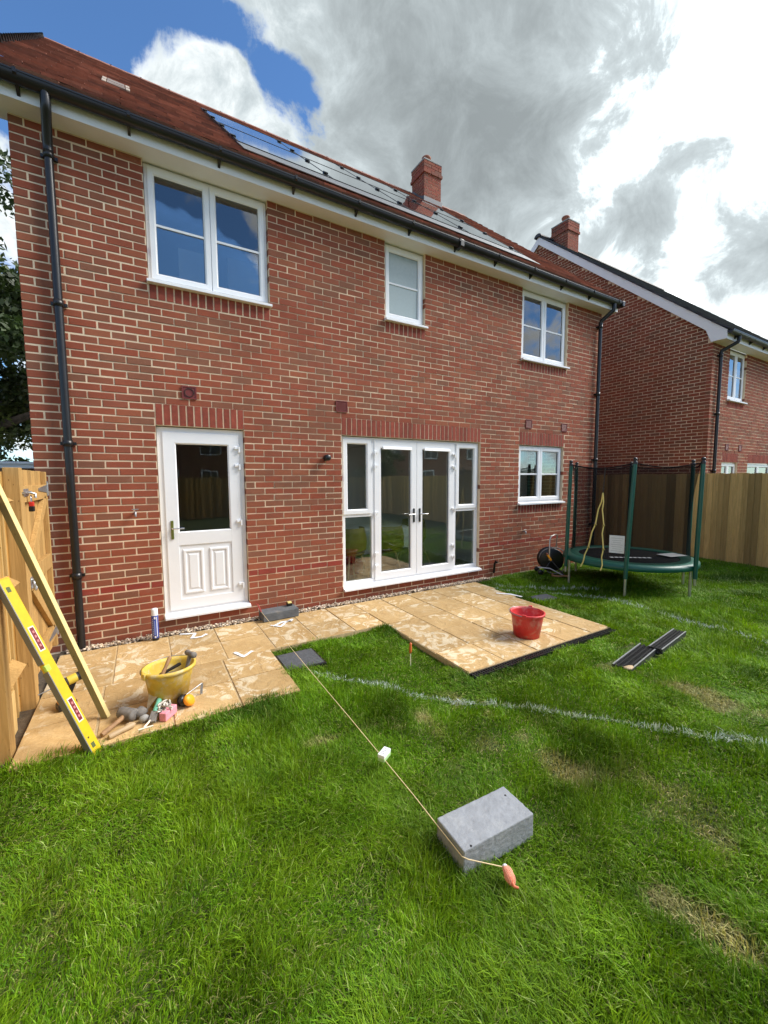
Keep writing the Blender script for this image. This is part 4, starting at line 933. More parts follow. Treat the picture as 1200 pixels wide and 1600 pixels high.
def trowel_head(o, a, b, dd):
    k = perp(dd, (0, 0, 1)); w_ = dd.cross(k); MB().tube([a, a-dd*.05], .005, 6).build('tang', steel, o)
    p = a-dd*.05; MB().add([p+w_*.008, p-dd*.05+w_*.05, p-dd*.19, p-dd*.05-w_*.05, p-w_*.008]+[q+k*.002 for q in (p+w_*.008, p-dd*.05+w_*.05, p-dd*.19, p-dd*.05-w_*.05, p-w_*.008)], [(0, 1, 2, 3, 4), (9, 8, 7, 6, 5)]+[(i, (i+1) % 5, 5+(i+1) % 5, 5+i) for i in range(5)]).build('blade', steel, o)
def hammer_head(o, a, b, dd):
    k = perp(dd, (.4, -.8, .3)); MB().lathe(b, [(.0005, -.055), (.020, -.055), (.022, -.04), (.016, -.02), (.018, .02), (.024, .045), (.022, .06), (.0005, .06)], 12, k).build('head', dust_m, o)
rod_tool('trowel', (YB[0]-.045, YB[1]-.02, 0.217), (YB[0]+.02, YB[1]+.05, 0.327), .014, 'wooden trowel handle sticking up in the middle of the yellow bucket', 'trowel', woodh, trowel_head)
rod_tool('lump_hammer', (YB[0]+.10, YB[1]-.02, 0.152), (YB[0]+.155, YB[1]+.01, 0.332), .016, 'dark lump hammer propped at the right rim of the yellow bucket', 'hammer', dust_m, hammer_head)
rod_tool('chisel', (YB[0]-.06, YB[1]+.06, 0.192), (YB[0]+.09, YB[1]+.07, 0.247), .013, 'dark chisel lying across the inside of the yellow bucket', 'chisel', M('dark tool', (.03, .022, .018), .6))
rod_tool('scraper', (YB[0]+.0, YB[1]-.04, 0.197), (YB[0]+.10, YB[1]-.03, 0.237), .011, 'greasy black scraper among the tools in the yellow bucket', 'scraper', blackp)
bucket('bucket', (4.30, -2.10, .003), .168, .132, .255, bucket_r, 'red bucket standing alone on the big square of paving', 1.0, (.01, -.01, 1), n=36)
# tools dropped along the lawn edge
rod_tool('rubber_mallet', (.56, -1.86, .02), (.70, -1.72, .05), .017, 'dusty rubber mallet lying by the foot of the level', 'mallet', woodh, lambda o, a, b, dd: MB().lathe(b, [(.0005, -.06), (.036, -.06), (.040, -.05), (.040, .05), (.036, .06), (.0005, .06)], 14, perp(dd, (.3, .6, .1))).build('head', dust_m, o))
rod_tool('wooden_float', (.60, -1.90, .015), (.74, -1.83, .02), .019, 'pale wooden handle lying on the grass edge in front of the mallet', 'handle', pale_wood)
for i, (p, r_, sq, lab) in enumerate((((.775, -1.72, .035), .045, (1, .9, .8), 'large grey stone in the middle of the tool pile'), ((.80, -1.80, .025), .033, (1, .8, .8), 'small pale grey stone at the front of the tool pile'), ((.715, -1.83, .02), .024, (1.3, .9, .8), 'yellowish pebble beside the pale wooden handle'))):
    o = MB().blob(p, r_, sq, i+3, amp=.14, rings=7, seg=11).build('stone', (dust_m, conc_m, pale_wood)[i], org=p); tag(o, lab, 'stone', 'stones in the tool pile')
rod_tool('jointing_tool', (.795, -1.93, .03), (.88, -1.78, .035), .007, 'thin cream T-shaped tool pointing out over the grass', 'hand tool', cream, lambda o, a, b, dd: MB().tube([a-Vector((.03, .01, 0)), a+Vector((.055, -.005, 0))], .006, 6).build('cross_bar', cream, o))
rod_tool('brush', (.865, -1.80, .05), (.905, -1.67, .095), .020, 'mint green handled brush on top of the tool pile', 'brush', mint, lambda o, a, b, dd: MB().obox(a-dd*.04, perp(dd, (0, 0, 1)), dd.cross(perp(dd, (0, 0, 1))), dd, .010, .022, .045).build('bristles', dust_m, o))
o = MB()
for k in range(26):
    rs = random.Random(k); c0 = Vector((.92, -1.745, .04)); pts = []
    for q in range(5): pts.append(c0+Vector((rs.uniform(-.045, .05), rs.uniform(-.10, .09), rs.uniform(-.03, .045))))
    o.tube(pts, .0065, 5)
tag(o.build('string_bundle', rag_m, org=(.92, -1.745, .04)), 'tangled white string bundle between the brush and the pink block', 'string')
pkb = Vector((.945, -1.815, .03)); dd = Vector((.62, .78, 0)).normalized()
tag(MB().obox(pkb, dd.cross(Vector((0, 0, 1))), (0, 0, 1), dd, .026, .03, .062).build('sponge', pink_m, bevel=.006, org=pkb), 'pink foam block on the lawn edge below the yellow bucket', 'foam block')
tr_ = thing('line_reel', (1.075, -1.745, .04), 'round orange and black line reel at the right end of the tool pile', 'reel'); ax = Vector((.75, -.55, .35)).normalized()
MB().lathe((1.085, -1.75, .05), [(.0005, .024), (.034, .022), (.048, .012), (.052, 0), (.046, -.014), (.03, -.02), (.0005, -.021)], 22, ax, sx=.8).build('case', orange, tr_); MB().lathe((1.05, -1.725, .045), [(.0005, .02), (.045, .018), (.05, 0), (.045, -.02), (.0005, -.022)], 18, ax, sx=.85).build('drum', blackp, tr_)
rod_tool('pointing_iron', (1.02, -1.72, .055), (1.19, -1.60, .085), .0055, 'thin steel pointing iron resting over the orange reel', 'hand tool', steel, lambda o, a, b, dd: MB().bar(b, b+Vector((-.01, -.02, -.075)), .018, .004).build('blade', steel, o))
# spray can by the door
sc_ = thing('spray_can', (.912, -.185, 0), 'tall blue line-marking spray can with white cap beside the door', 'spray can')
MB().lathe((.912, -.185, 0), [(.0005, .002), (.031, .0), (.0325, .006), (.0325, .255), (.029, .268), (.0005, .27)], 24).build('can', blue_m, sc_); MB().lathe((.912, -.185, .262), [(.0305, 0), (.0305, .062), (.027, .07), (.0005, .071)], 22).build('cap', paint_w, sc_)
MB().lathe((.912, -.185, 0), [(.0327, .0), (.0329, .006), (.0329, .02), (.0327, .024)], 24).build('base_rim', blackp, sc_)
for k, (a, z0, z1, m__) in enumerate(((-1.05, .04, .25, paint_w), (-2.25, .05, .24, paint_w), (-1.62, .03, .05, paint_w), (-1.6, .228, .252, paint_w), (-1.72, .06, .21, M('can pale blue', (.20, .28, .62), .3)))):
    wd = (.10, .07, .22, .22, .18)[k]; vs = []
    for z in (z0, z1): vs += [(.912+.0331*math.cos(a+wd*q), -.185+.0331*math.sin(a+wd*q), z) for q in (-1, 0, 1)]
    if k == 1:
        q_ = MB()
        for j in range(9):
            zz0 = z0+(z1-z0)*j/9; q_.add([(.912+.0331*math.cos(a+wd*q), -.185+.0331*math.sin(a+wd*q), z) for z in (zz0, zz0+.013) for q in (-1, 0, 1)], [(0, 1, 4, 3), (1, 2, 5, 4)])
        q_.build('printed_lettering', m__, sc_)
    else: MB().add(vs, [(0, 1, 4, 3), (1, 2, 5, 4)]).build('printed_band', m__, sc_)
# dark block by the door, with the line pin and tape
kb = MB().obox((2.215, -.165, .052), (1, .03, 0), (-.03, 1, 0), (0, 0, 1), .215, .10, .05).build('concrete_block', slabd_m, bevel=.007, org=(2.215, -.165, 0)); tag(kb, 'dark grey concrete block lying against the wall right of the door', 'concrete block')
tp = thing('tape_measure', (2.36, -.115, .103), 'small yellow and black tape measure on top of the dark block', 'tape measure')
MB().obox((2.36, -.115, .128), (1, .1, 0), (-.1, 1, 0), (0, 0, 1), .033, .022, .025).build('case', blackp, tp, .008); MB().obox((2.358, -.118, .146), (1, .1, 0), (-.1, 1, 0), (0, 0, 1), .026, .024, .010).build('top', M('tape yellow', (.72, .60, .22), .5), tp, .006)
lp = thing('line_pin', (2.0, -.16, .05), 'red line block hooked on the corner of the dark block', 'line pin'); MB().bar((1.975, -.13, .185), (2.005, -.17, .10), .014, .012).build('body', M('line block red', (.40, .05, .04), .6), lp, .002); MB().bar((1.972, -.126, .18), (1.965, -.115, .20), .006, .006).build('hook', M('line block red', (.40, .05, .04), .6), lp)
# grey block in the lawn
so_ = MB().obox((2.188, -3.642, .005), (1, -.045, 0), (.045, 1, 0), (0, 0, 1), .212, .100, .066).build('concrete_block', slab_m, bevel=.006, org=(2.188, -3.642, -.06))
sm = so_.modifiers.new('fine', 'SUBSURF'); sm.subdivision_type = 'SIMPLE'; sm.levels = sm.render_levels = 5
dt_ = bpy.data.textures.new('crumble', 'CLOUDS'); dt_.noise_scale = .022; dt_.noise_depth = 3
dm = so_.modifiers.new('crumble', 'DISPLACE'); dm.texture = dt_; dm.strength = .0045; dm.mid_level = .62
tag(so_, 'pale grey concrete block lying on the lawn in the foreground', 'concrete block')
for x, y in ((-.17, -.085), (.175, .04)): MB().lathe((2.188+x, -3.642+y, .0713), [(.0055, 0), (.0005, .0004)], 9).build('pit', blackp, so_)
# string line, line level, winder
sx = 1.985
pts = [(2.005, -.17, .10), (2.0, -.9, .085), (1.995, -1.8, .07), (1.99, -2.6, .062), (1.978, -3.35, .055), (1.971, -3.54, .052), (1.968, -3.728, .046), (1.985, -3.748, .042), (2.108, -3.838, .020)]
P_l = [Vector(p) for p in pts]; tag(MB().tube(P_l, .0023, 6).build('string_line', cord_m, org=pts[0]), 'taut string line running from the house wall to the block on the lawn', 'string line')
ll = thing('line_level', (1.99, -3.03, .06), 'small white and green block hung on the string line over the lawn', 'line level'); ax = Vector((.86, .5, 0)).normalized(); ay = Vector((-ax.y, ax.x, 0))
MB().obox((1.998, -3.02, .078), ax, ay, (0, 0, 1), .040, .022, .010).build('top', paint_w, ll, .003); MB().obox((1.998, -3.02, .058), ax, ay, (0, 0, 1), .040, .022, .0105).build('base', M('pale green', (.42, .62, .30), .6), ll, .003)
for k in range(4): MB().obox(Vector((1.998, -3.02, .0885))+ax*(-.02+.014*k), ax, ay, (0, 0, 1), .003, .011, .0004).build('pencil_mark', M('pencil', (.38, .37, .42), .8), ll)
wi = thing('line_winder', (2.10, -3.83, 0), 'coral string winder with white end lying on the grass', 'winder'); wd = Vector((-.30, -.92, -.12)).normalized(); wc = Vector((2.100, -3.868, .014))
MB().lathe(wc, [(.0005, -.032), (.008, -.030), (.016, -.02), (.019, 0), (.016, .017), (.009, .029), (.0005, .032)], 16, wd).build('core', coral, wi)
cw = MB()
for j in range(3):
    pts = []
    for k in range(46):
        s = k/45; a = 2*math.pi*9*s+j*2; h = -.028+.056*s; rr = .004+.0172*math.sin(math.pi*min(max((h+.034)/.068, .04), .96)); x = wd.orthogonal().normalized(); y = wd.cross(x)
        pts.append(wc+wd*(h+.012*math.sin(a+j))+x*math.cos(a)*rr+y*math.sin(a)*rr)
    cw.tube(pts, .0019, 5)
cw.build('winding', M('coral string pale', (.80, .36, .24), .8), wi); MB().blob(wc-wd*.034, .012, seed=2, amp=.05).build('end_cap', paint_w, wi); MB().tube([wc+wd*.028, wc+wd*.044, wc+wd*.052+Vector((.014, -.004, 0))], [.008, .006, .004], 8).build('tail', coral, wi)
# screwdriver stuck in the lawn
sd = thing('screwdriver', (2.915, -1.95, -.05), 'orange handled screwdriver stuck upright in the lawn', 'screwdriver')
MB().lathe((2.92, -1.94, .055), [(.0005, 0), (.009, .001), (.013, .02), (.014, .05), (.011, .075), (.013, .09), (.0005, .1)], 12, (.12, .15, 1)).build('handle', M('amber handle', (.62, .14, .03), .35), sd); MB().tube([(2.915, -1.95, -.08), (2.92, -1.94, .06)], .0045, 7).build('shank', M('pale shank', (.75, .68, .5), .4), sd)
# two lengths of black channel on the lawn
def channel(a, b, w_, z, label):
    a, b = Vector((*a, z)), Vector((*b, z)); d_ = (b-a).normalized(); s_ = Vector((-d_.y, d_.x, 0)); o = thing('drainage_channel', (a+b)/2, label, 'drainage channel', 'loose channel lengths on the lawn'); L_ = (b-a).length
    m_ = MB()
    for q in (-1, 1): m_.obox((a+b)/2+s_*(q*w_*.47), s_, (0, 0, 1), d_, .006, .022, L_/2)
    m_.obox((a+b)/2-Vector((0, 0, .026)), s_, (0, 0, 1), d_, w_/2, .004, L_/2); m_.build('trough', M('channel grey', (.035, .037, .04), .45), o, .002)
    for q in (-1, 1): MB().obox((a+b)/2+s_*(q*w_*.47)+Vector((0, 0, .0235)), s_, (0, 0, 1), d_, .0055, .0015, L_/2).build('steel_rim', galv, o)
    g_ = MB()
    for i in range(int(L_/.026)): g_.obox(a+d_*(.013+i*.026)+Vector((0, 0, .014)), s_, (0, 0, 1), d_, w_*.44, .004, .007)
    for q in (-.25, 0, .25): g_.obox((a+b)/2+s_*(q*w_)+Vector((0, 0, .016)), s_, (0, 0, 1), d_, .006, .005, L_/2)
    g_.build('grating', panel_fr, o); return o
o1 = channel((4.43, -3.03), (5.12, -2.91), .155, -.022, 'wider broken black drainage channel, nearer of the two on the lawn'); MB().blob((4.46, -3.075, .0), .035, (1.6, 1.0, .35), 5, amp=.3).build('mortar_lump', pale_wood, o1)
channel((5.08, -2.99), (5.80, -2.885), .115, -.008, 'narrow black drainage channel, farther of the two on the lawn')

# ---------------------------------------------------------------- trampoline
TC = Vector((7.45, -1.40, 0)); TR, TH = .90, .43
tp_ = thing('trampoline', TC, 'small round green trampoline with black safety net beside the house', 'trampoline')
def tcirc(r_, z, a): return TC+Vector((r_*math.cos(a), r_*math.sin(a), z))
PA = [R(28+60*i) for i in range(6)]
mt = MB().lathe(TC, [(.0005, TH-.012), (TR-.20, TH-.002), (TR-.19, TH-.012)], 48).build('jump_mat', mat_blk, tp_)
MB().lathe(TC, [(TR-.21, TH+.004), (TR-.19, TH+.016), (TR-.02, TH+.014), (TR+.03, TH-.01), (TR+.035, TH-.07), (TR+.02, TH-.075), (TR-.19, TH-.01)], 64).build('edge_pad', green_m, tp_)
MB().tube([tcirc(TR, TH-.055, 2*math.pi*k/48) for k in range(48)], .019, 8, closed=True).build('ring_frame', galv, tp_)
nt = random.Random(2); TOPS = []
for i, a in enumerate(PA):
    lean = Vector((.10, -.01, 0)) if i == 3 else (Vector((.05, 0, 0)) if i in (2, 4) else Vector((.01, .0, 0)))
    f0 = tcirc(TR-.0, LZ-.03, a); MB().tube([f0, tcirc(TR-.0, TH-.06, a)], .018, 10).build('leg', galv, tp_)
    a2 = a+R(7 if i % 2 else -7)
    MB().tube([tcirc(TR+.055, .16, a), tcirc(TR+.055, .34, a)], .016, 10).build('pole_socket', galv, tp_)
    top = tcirc(TR+.055, 1.87, a)+lean; TOPS.append(top)
    MB().tube([tcirc(TR+.055, .25, a), tcirc(TR+.055, .9, a)+lean*.35, top], [.027, .029, .027], 12).build('padded_pole', green_m, tp_)
    MB().lathe(top, [(.028, -.03), (.030, .0), (.026, .012), (.018, .018), (.026, .03), (.028, .045), (.018, .062), (.0005, .066)], 14).build('pole_cap', blackp, tp_)
for i in (0, 2, 4): # foot bars joining the legs in pairs
    a, b = PA[i], PA[i+1]; MB().tube([tcirc(TR, LZ-.02, a), tcirc(TR-.02, LZ-.02, (a+b)/2), tcirc(TR, LZ-.02, b)], .018, 8).build('foot_bar', galv, tp_)
nm = MB(); NV = 9; NH = 8; rope = []
for i in range(6):
    t0, t1 = TOPS[i], TOPS[(i+1) % 6]; b0, b1 = tcirc(TR-.04, TH+.01, PA[i]), tcirc(TR-.04, TH+.01, PA[i]+R(60))
    vs = []
    for v in range(NV):
        fv = v/(NV-1)
        for h in range(NH+1):
            fh = h/NH; t_ = t0.lerp(t1, fh)-Vector((0, 0, .06*math.sin(math.pi*fh)+.01)); aa = PA[i]+R(60)*fh
            bt_ = tcirc(TR-.06, TH+.012, aa); p = bt_.lerp(t_, fv); inw = (Vector((TC.x, TC.y, p.z))-p).normalized(); p += inw*(.10*math.sin(math.pi*fv)*(.35+.65*math.cos(math.pi*(fh-.5))*0+.0)+.02)
            vs.append(p)
            if v == NV-1: rope.append(p)
    nm.add(vs, [(v*(NH+1)+h, v*(NH+1)+h+1, (v+1)*(NH+1)+h+1, (v+1)*(NH+1)+h) for v in range(NV-1) for h in range(NH)], smooth=True)
nm.build('net', net_m, tp_); MB().tube(rope, .008, 6, closed=True).build('top_rope', mat_blk, tp_)
# entrance on the face towards the house corner: black zip then two yellow cords
def face(fh, z, out=.03):
    i = 2; b = tcirc(TR+.0, TH, PA[i]+R(60)*fh); t_ = TOPS[i].lerp(TOPS[i+1], fh); p = b.lerp(t_, (z-TH)/(1.85-TH)); n = (p-TC); n.z = 0; n.normalize()
    return Vector((p.x, p.y, z))+n*(out-.05*math.sin(math.pi*min(max((z-TH)/1.45, 0), 1)))
MB().tube([face(.585, 1.80), face(.575, 1.42)], .008, 6).build('net_zip', blackp, tp_)
for f1_, w_ in ((.40, 1), (.70, -1)):
    pts = [face(.575, 1.44, .035)]+[face(.575+(f1_-.575)*k/9+.012*math.sin(k*2.1), 1.42-(1.42-.40)*k/9, .04) for k in range(1, 10)]; pts.append(face(f1_, .33, .085)); MB().tube(pts, .0095, 6).build('entry_cord', yel_cord, tp_)
    for k in (4, 7): MB().blob(pts[k], .018, seed=k, amp=.05).build('cord_toggle', M('toggle brass', (.35, .26, .05), .4), tp_)
p0 = face(.86, .60, .05); p1 = face(.86, .82, .05); nn = Vector((p0.x-TC.x, p0.y-TC.y, 0)).normalized(); tt = Vector((-nn.y, nn.x, 0))
MB().obox((p0+p1)/2+Vector((0, 0, .01)), tt, (0, 0, 1), nn, .095, .125, .0015).build('notice', paper_m, tp_)
for k in range(7): MB().obox((p0+p1)/2+Vector((0, 0, .095-.03*k))+nn*.0022, tt, (0, 0, 1), nn, .075-.012*(k % 3), .0035, .0003).build('notice_line', M('faded print grey', (.5, .5, .5), .8), tp_)
cvec = Vector((.80, -.60, 0)).normalized()
for k in range(9): MB().obox(TC+Vector((-.38, .02, TH+.002))+cvec*(.068*k), cvec, Vector((.6, .8, 0)), (0, 0, 1), .024, .03, .0008).build('mat_lettering', paint_w, tp_)
pp = MB().obox(TC+Vector((.50, -.42, TH+.02)), (1, -.25, 0), (.25, 1, 0), (0, 0, 1), .17, .12, .0015).build('paper_sheet', paper_m, org=TC+Vector((.50, -.42, TH+.02))); tag(pp, 'white sheet lying on the right edge of the trampoline', 'paper')

# ---------------------------------------------------------------- hose reel
HC = Vector((7.00, -.33, .235)); hr = thing('hose_reel', (HC.x, HC.y, 0), 'black garden hose reel with yellow crank between wall and trampoline', 'hose reel'); ha = Vector((-.62, -.78, 0)).normalized(); hs = Vector((-ha.y, ha.x, 0))
if hs.x < 0: hs = -hs
for s in (-1, 1): MB().lathe(HC+ha*(.10*s), [(.0005, .012*s), (.05, .018*s), (.09, .004*s), (.19, .006*s), (.205, .0), (.205, -.012*s), (.05, -.012*s)], 26, ha).build('side_disc', blackp, hr)
hp = []
for k in range(150):
    a = k*.42; hp.append(HC+ha*(-.075+.15*((k/31) % 1 if int(k/31) % 2 == 0 else 1-(k/31) % 1))+(hs*math.cos(a)+Vector((0, 0, 1))*math.sin(a))*(.12+.012*(k//31)))
MB().tube(hp, .011, 6).build('hose', hose_m, hr)
lo = []
for k in range(26): a = -2.2+k*.19; lo.append(HC+ha*.06+hs*(.06+.21*math.cos(a))+Vector((0, 0, -.02+.23*math.sin(a))))
MB().tube(lo, .010, 6).build('hose_loop', hose_m, hr)
for s in (-1, 1):
    q = ha*(.135*s); MB().tube([HC+q-hs*.18-Vector((0, 0, .25)), HC+q-hs*.02, HC+q+hs*.20-Vector((0, 0, .25))], .011, 8).build('frame_leg', M('reel frame', (.06, .06, .065), .4), hr)
MB().tube([HC+ha*.135-hs*.05+Vector((0, 0, .0)), HC+ha*.13-hs*.05+Vector((0, 0, .36)), HC+ha*.11-hs*.02+Vector((0, 0, .42)), HC-ha*.05+hs*.10+Vector((0, 0, .43)), HC-ha*.13+hs*.14+Vector((0, 0, .40)), HC-ha*.135+hs*.12]
          , .011, 8).build('carry_handle', M('handle metal', (.62, .60, .56), .35, .6), hr)
MB().bar(HC+ha*.15-hs*.02, HC+ha*.155-hs*.10+Vector((0, 0, .12)), .035, .016).build('crank', orange, hr, .005); MB().lathe(HC+ha*.16-hs*.1+Vector((0, 0, .12)), [(.0005, 0), (.016, 0), (.018, .04), (.0005, .045)], 12, ha).build('crank_knob', pot_m, hr)
for s in (-1, 1): MB().lathe(HC-hs*.19+ha*(.14*s)-Vector((0, 0, .215)), [(.0005, -.012), (.045, -.012), (.048, 0), (.045, .012), (.0005, .012)], 16, ha).build('wheel', blackp, hr)
tag(MB().tube([HC+ha*.10+hs*.02-Vector((0, 0, .235)), HC+ha*.24-hs*.02-Vector((0, 0, .245)), HC+ha*.30+hs*.07-Vector((0, 0, .24)), HC+ha*.26+hs*.17-Vector((0, 0, .235)), HC+ha*.32+hs*.25-Vector((0, 0, .235))], [.012, .016, .018, .014, .020], 8).build('hose_end', M('brown hose end', (.34, .19, .09), .5), hr))
MB().tube([HC+ha*.15-hs*.24-Vector((0, 0, .12)), HC+ha*.20-hs*.05-Vector((0, 0, .13)), HC+ha*.24+hs*.16-Vector((0, 0, .235))], .009, 7).build('loose_hose', M('pale tube', (.55, .56, .60), .4), hr)

# ---------------------------------------------------------------- seen through the glass
dt = thing('dining_table', (4.2, .95, .12), 'round table under a white cloth inside the patio doors', 'table')
cl_ = MB(); n_ = 40; vs = []; TCX, TCY = 4.2, .95
for r_, z, amp in ((.001, .865, 0), (.52, .865, 0), (.545, .85, .004), (.56, .72, .03), (.57, .56, .06)):
    for k in range(n_): a = 2*math.pi*k/n_; q = r_+amp*math.sin(a*6); vs.append((TCX+q*math.cos(a), TCY+q*math.sin(a), z-(.10*max(0, math.cos(2*a-.8)) if amp > .05 else 0)))
cl_.add(vs, [(i*n_+k, i*n_+(k+1) % n_, (i+1)*n_+(k+1) % n_, (i+1)*n_+k) for i in range(4) for k in range(n_)], smooth=True); cl_.build('tablecloth', cloth_w, dt); MB().tube([(TCX, TCY, .12), (TCX, TCY, .86)], .04, 10).build('pedestal', pale_wood, dt)
def chair(x, y, ang, label):
    o = thing('dining_chair', (x, y, .12), label, 'chair'); ca, sa = math.cos(ang), math.sin(ang)
    W_ = lambda u, v, z: (x+u*ca-v*sa, y+u*sa+v*ca, z+.12)
    vs = []; n = 9
    for s, (z, rr) in enumerate(((.43, .02), (.44, .20), (.50, .23), (.66, .235), (.82, .20))):
        for k in range(n): a = R(-20+220*k/(n-1)); vs.append(W_(rr*math.cos(a)*1.05, rr*math.sin(a)*.95, z))
    MB().add(vs, [(i*n+k, i*n+k+1, (i+1)*n+k+1, (i+1)*n+k) for i in range(4) for k in range(n-1)], smooth=True).build('shell', mustard, o)
    MB().lathe(W_(0, 0, .42), [(.0005, .0), (.19, .0), (.21, .02), (.20, .03), (.0005, .03)], 18).build('seat', mustard, o)
    for u in (-1, 1):
        for v in (-1, 1): MB().tube([W_(u*.10, v*.10, .43), W_(u*.22, v*.22, 0)], [.016, .010], 7).build('leg', pale_wood, o)
chair(3.50, .48, R(190), 'mustard dining chair inside, behind the left side light'); chair(4.12, .42, R(150), 'mustard dining chair inside, behind the left patio door'); chair(4.95, .95, R(-80), 'mustard dining chair inside, farther right of the table')
bx_ = Vector((3.76, 1.0, .12)); tag(MB().box(3.62, 3.90, .85, 1.15, .12, .34).build('storage_box', M('red box', (.30, .02, .02), .6), bevel=.01, org=bx_), 'dark red box on the floor under the dining table', 'box')
o = MB().box(6.65, 6.9, .30, .42, 1.33, 1.52).build('sink_basket', M('worktop clutter', (.35, .36, .36), .4, n=(60, .5)), bevel=.02, org=(6.7, .35, 1.33)); tag(o, 'grey basket on the worktop inside the lower window', 'basket')
wk = MB(); wk.box(6.2, 8.6, .17, .75, 1.04, 1.08); wk.box(6.2, 8.6, .2, .72, .12, 1.04); tag(wk.build('kitchen_worktop', M('dark worktop', (.05, .05, .05), .35), org=(7.4, .45, .1)), 'dark kitchen worktop under the lower window', 'worktop')
def curtain(x0, x1, z0, z1, y, label):
    m = MB(); n = 28; vs = []
    for z in (z0, z1):
        for k in range(n): vs.append((x0+(x1-x0)*k/(n-1), y+.018*math.sin(k*1.7), z))
    m.add(vs, [(k, k+1, n+k+1, n+k) for k in range(n-1)], smooth=True); o = m.build('curtain', curtain_m, org=(x0, y, z0)); tag(o, label, 'curtain')
curtain(7.25, 7.70, 3.62, 4.8, .30, 'pale curtain inside the right upstairs window'); curtain(7.30, 7.70, 1.10, 2.3, .80, 'pale curtain inside the right downstairs window')
o = MB().box(1.98, 2.5, 1.0, 1.06, 2.62, 4.6).build('wardrobe', M('white wardrobe', (.75, .74, .72), .6), org=(2.2, 1.0, 2.62)); tag(o, 'white wardrobe inside the large left upstairs window', 'wardrobe')
o = MB().box(1.35, 1.62, .55, .60, 3.4, 4.35).build('white_panel', M('white board', (.72, .72, .72), .6), org=(1.4, .55, 3.4)); tag(o, 'white board leaning inside the left pane of the large upstairs window', 'board')

# ---------------------------------------------------------------- grass
def inside_rect(x, y, x0, x1, y0, y1): return (x > x0) & (x < x1) & (y > y0) & (y < y1)
def vnoise(x, y, s, seed):
    rs = np.random.default_rng(seed); G = rs.uniform(0, 1, (128, 128)); u, v = (x*s+50.3) % 127, (y*s+40.7) % 127; i, j = u.astype(int), v.astype(int); fu, fv = u-i, v-j; fu = fu*fu*(3-2*fu); fv = fv*fv*(3-2*fv)
    i1, j1 = (i+1) % 128, (j+1) % 128; return (G[i, j]*(1-fu)+G[i1, j]*fu)*(1-fv)+(G[i, j1]*(1-fu)+G[i1, j1]*fu)*fv
N = 2600000; x = RNG.uniform(-.9, 10.8, N); y = RNG.uniform(-6.2, .0, N)
rr = np.hypot(x-CAM.x, y-CAM.y)
dmax = N/(11.7*6.2); want = np.clip(34000*np.minimum(1, (2.2/np.maximum(rr, .8))**1.1), 3500, 34000)
ang = np.degrees(np.arctan2(x-CAM.x, y-CAM.y))-30.6; ang = (ang+180) % 360-180; want = np.where((np.abs(ang) < 58) | (rr < 1.0), want, want*.12)
keep = RNG.uniform(0, dmax, N) < want; x, y, rr = x[keep], y[keep], rr[keep]
bad = inside_rect(x, y, .13, 1.83, -1.90, .3) | inside_rect(x, y, 1.8, 3.25, -1.02, .3) | (inside_rect(x, y, 3.20, 5.41, -2.49, .3) & (x < 5.42+.055*y)) | inside_rect(x, y, 0, 5.55, -.17, .3)
bad |= inside_rect(x, y, 1.86, 2.21, -1.53, -1.22) | inside_rect(x, y, 5.47, 5.80, -1.35, -1.14) | inside_rect(x, y, 1.99, 2.39, -3.735, -3.55)
bad |= (x < .13) & (y > -1.86) | (x < .02) | inside_rect(x, y, 4.42, 5.15, -3.07, -2.87) | inside_rect(x, y, 5.1, 5.8, -3.02, -2.84) | (y > -.012)
x, y, rr = x[~bad], y[~bad], rr[~bad]; n = len(x)
big = vnoise(x, y, .75, 1); med = vnoise(x, y, 2.4, 2); fin = vnoise(x, y, 7.0, 3); dry = .5*vnoise(x, y, 1.5, 4)+.3*vnoise(x, y, 3.7, 5)+.2*vnoise(x, y, 9.5, 6)
for px, py, pr, k in ((4.58, -3.62, .22, .40), (4.50, -3.44, .12, .3), (2.90, -3.58, .13, .36), (2.60, -4.21, .09, .45), (2.66, -4.36, .12, .45), (2.66, -4.47, .10, .4), (1.61, -2.99, .10, .32), (.23, -2.31, .13, .34), (.43, -2.57, .13, .3), (1.64, -3.62, .10, .26), (3.34, -4.18, .14, .3), (2.53, -2.67, .10, .3), (2.58, -2.84, .10, .25), (1.31, -3.45, .12, .25), (1.0, -3.9, .12, .25), (1.75, -2.55, .12, .2)): dry += .72*k*np.exp(-((x-px)**2+(y-py)**2)/pr**2)
dr_ = np.clip((dry-.74)/.20, 0, 1)
thin = RNG.uniform(0, 1, n) > dr_*.40; x, y, rr, big, med, fin, dr_ = [q[thin] for q in (x, y, rr, big, med, fin, dr_)]; n = len(x)
kind = RNG.uniform(0, 1, n); broad = kind < .05; straw = (kind > .05) & (kind < .13); pale = (kind > .13) & (kind < .148)
L_ = RNG.uniform(.5, 1.2, n)*(.033+.058*np.clip(med*1.7-.45, 0, 1)+.024*fin)*(1-.35*dr_)
L_ *= np.where((y < -2.45) & (y > -2.70) & (x > 3.15) & (x < 5.4), .8, 1.0); L_ = np.where(broad, L_*.55, L_); L_ = np.where(pale, L_*1.15, L_)
thr = vnoise(x, y, 1.1, 8)*6.28*1.5+vnoise(x, y, 3.6, 9)*4.5+vnoise(x, y, 11, 19)*3; az = thr+RNG.normal(0, 1.1, n); lean = np.clip(.30+.55*vnoise(x, y, 2.6, 10)+RNG.normal(0, .30, n), .02, 1.35)
lean = np.where(straw, 1.4, lean)
wv_ = (.0010+.0011*RNG.uniform(0, 1, n)**1.5)*np.clip(rr/2.2, 1, 2.6); wv_ = np.where(broad, wv_*2.6, wv_)
z0 = lawn_h(x, y)-.006; near_p = (y > -2.75) & (y < -2.3) & (x > 3.1) & (x < 5.4); z0 = np.where(near_p, -.047, z0)
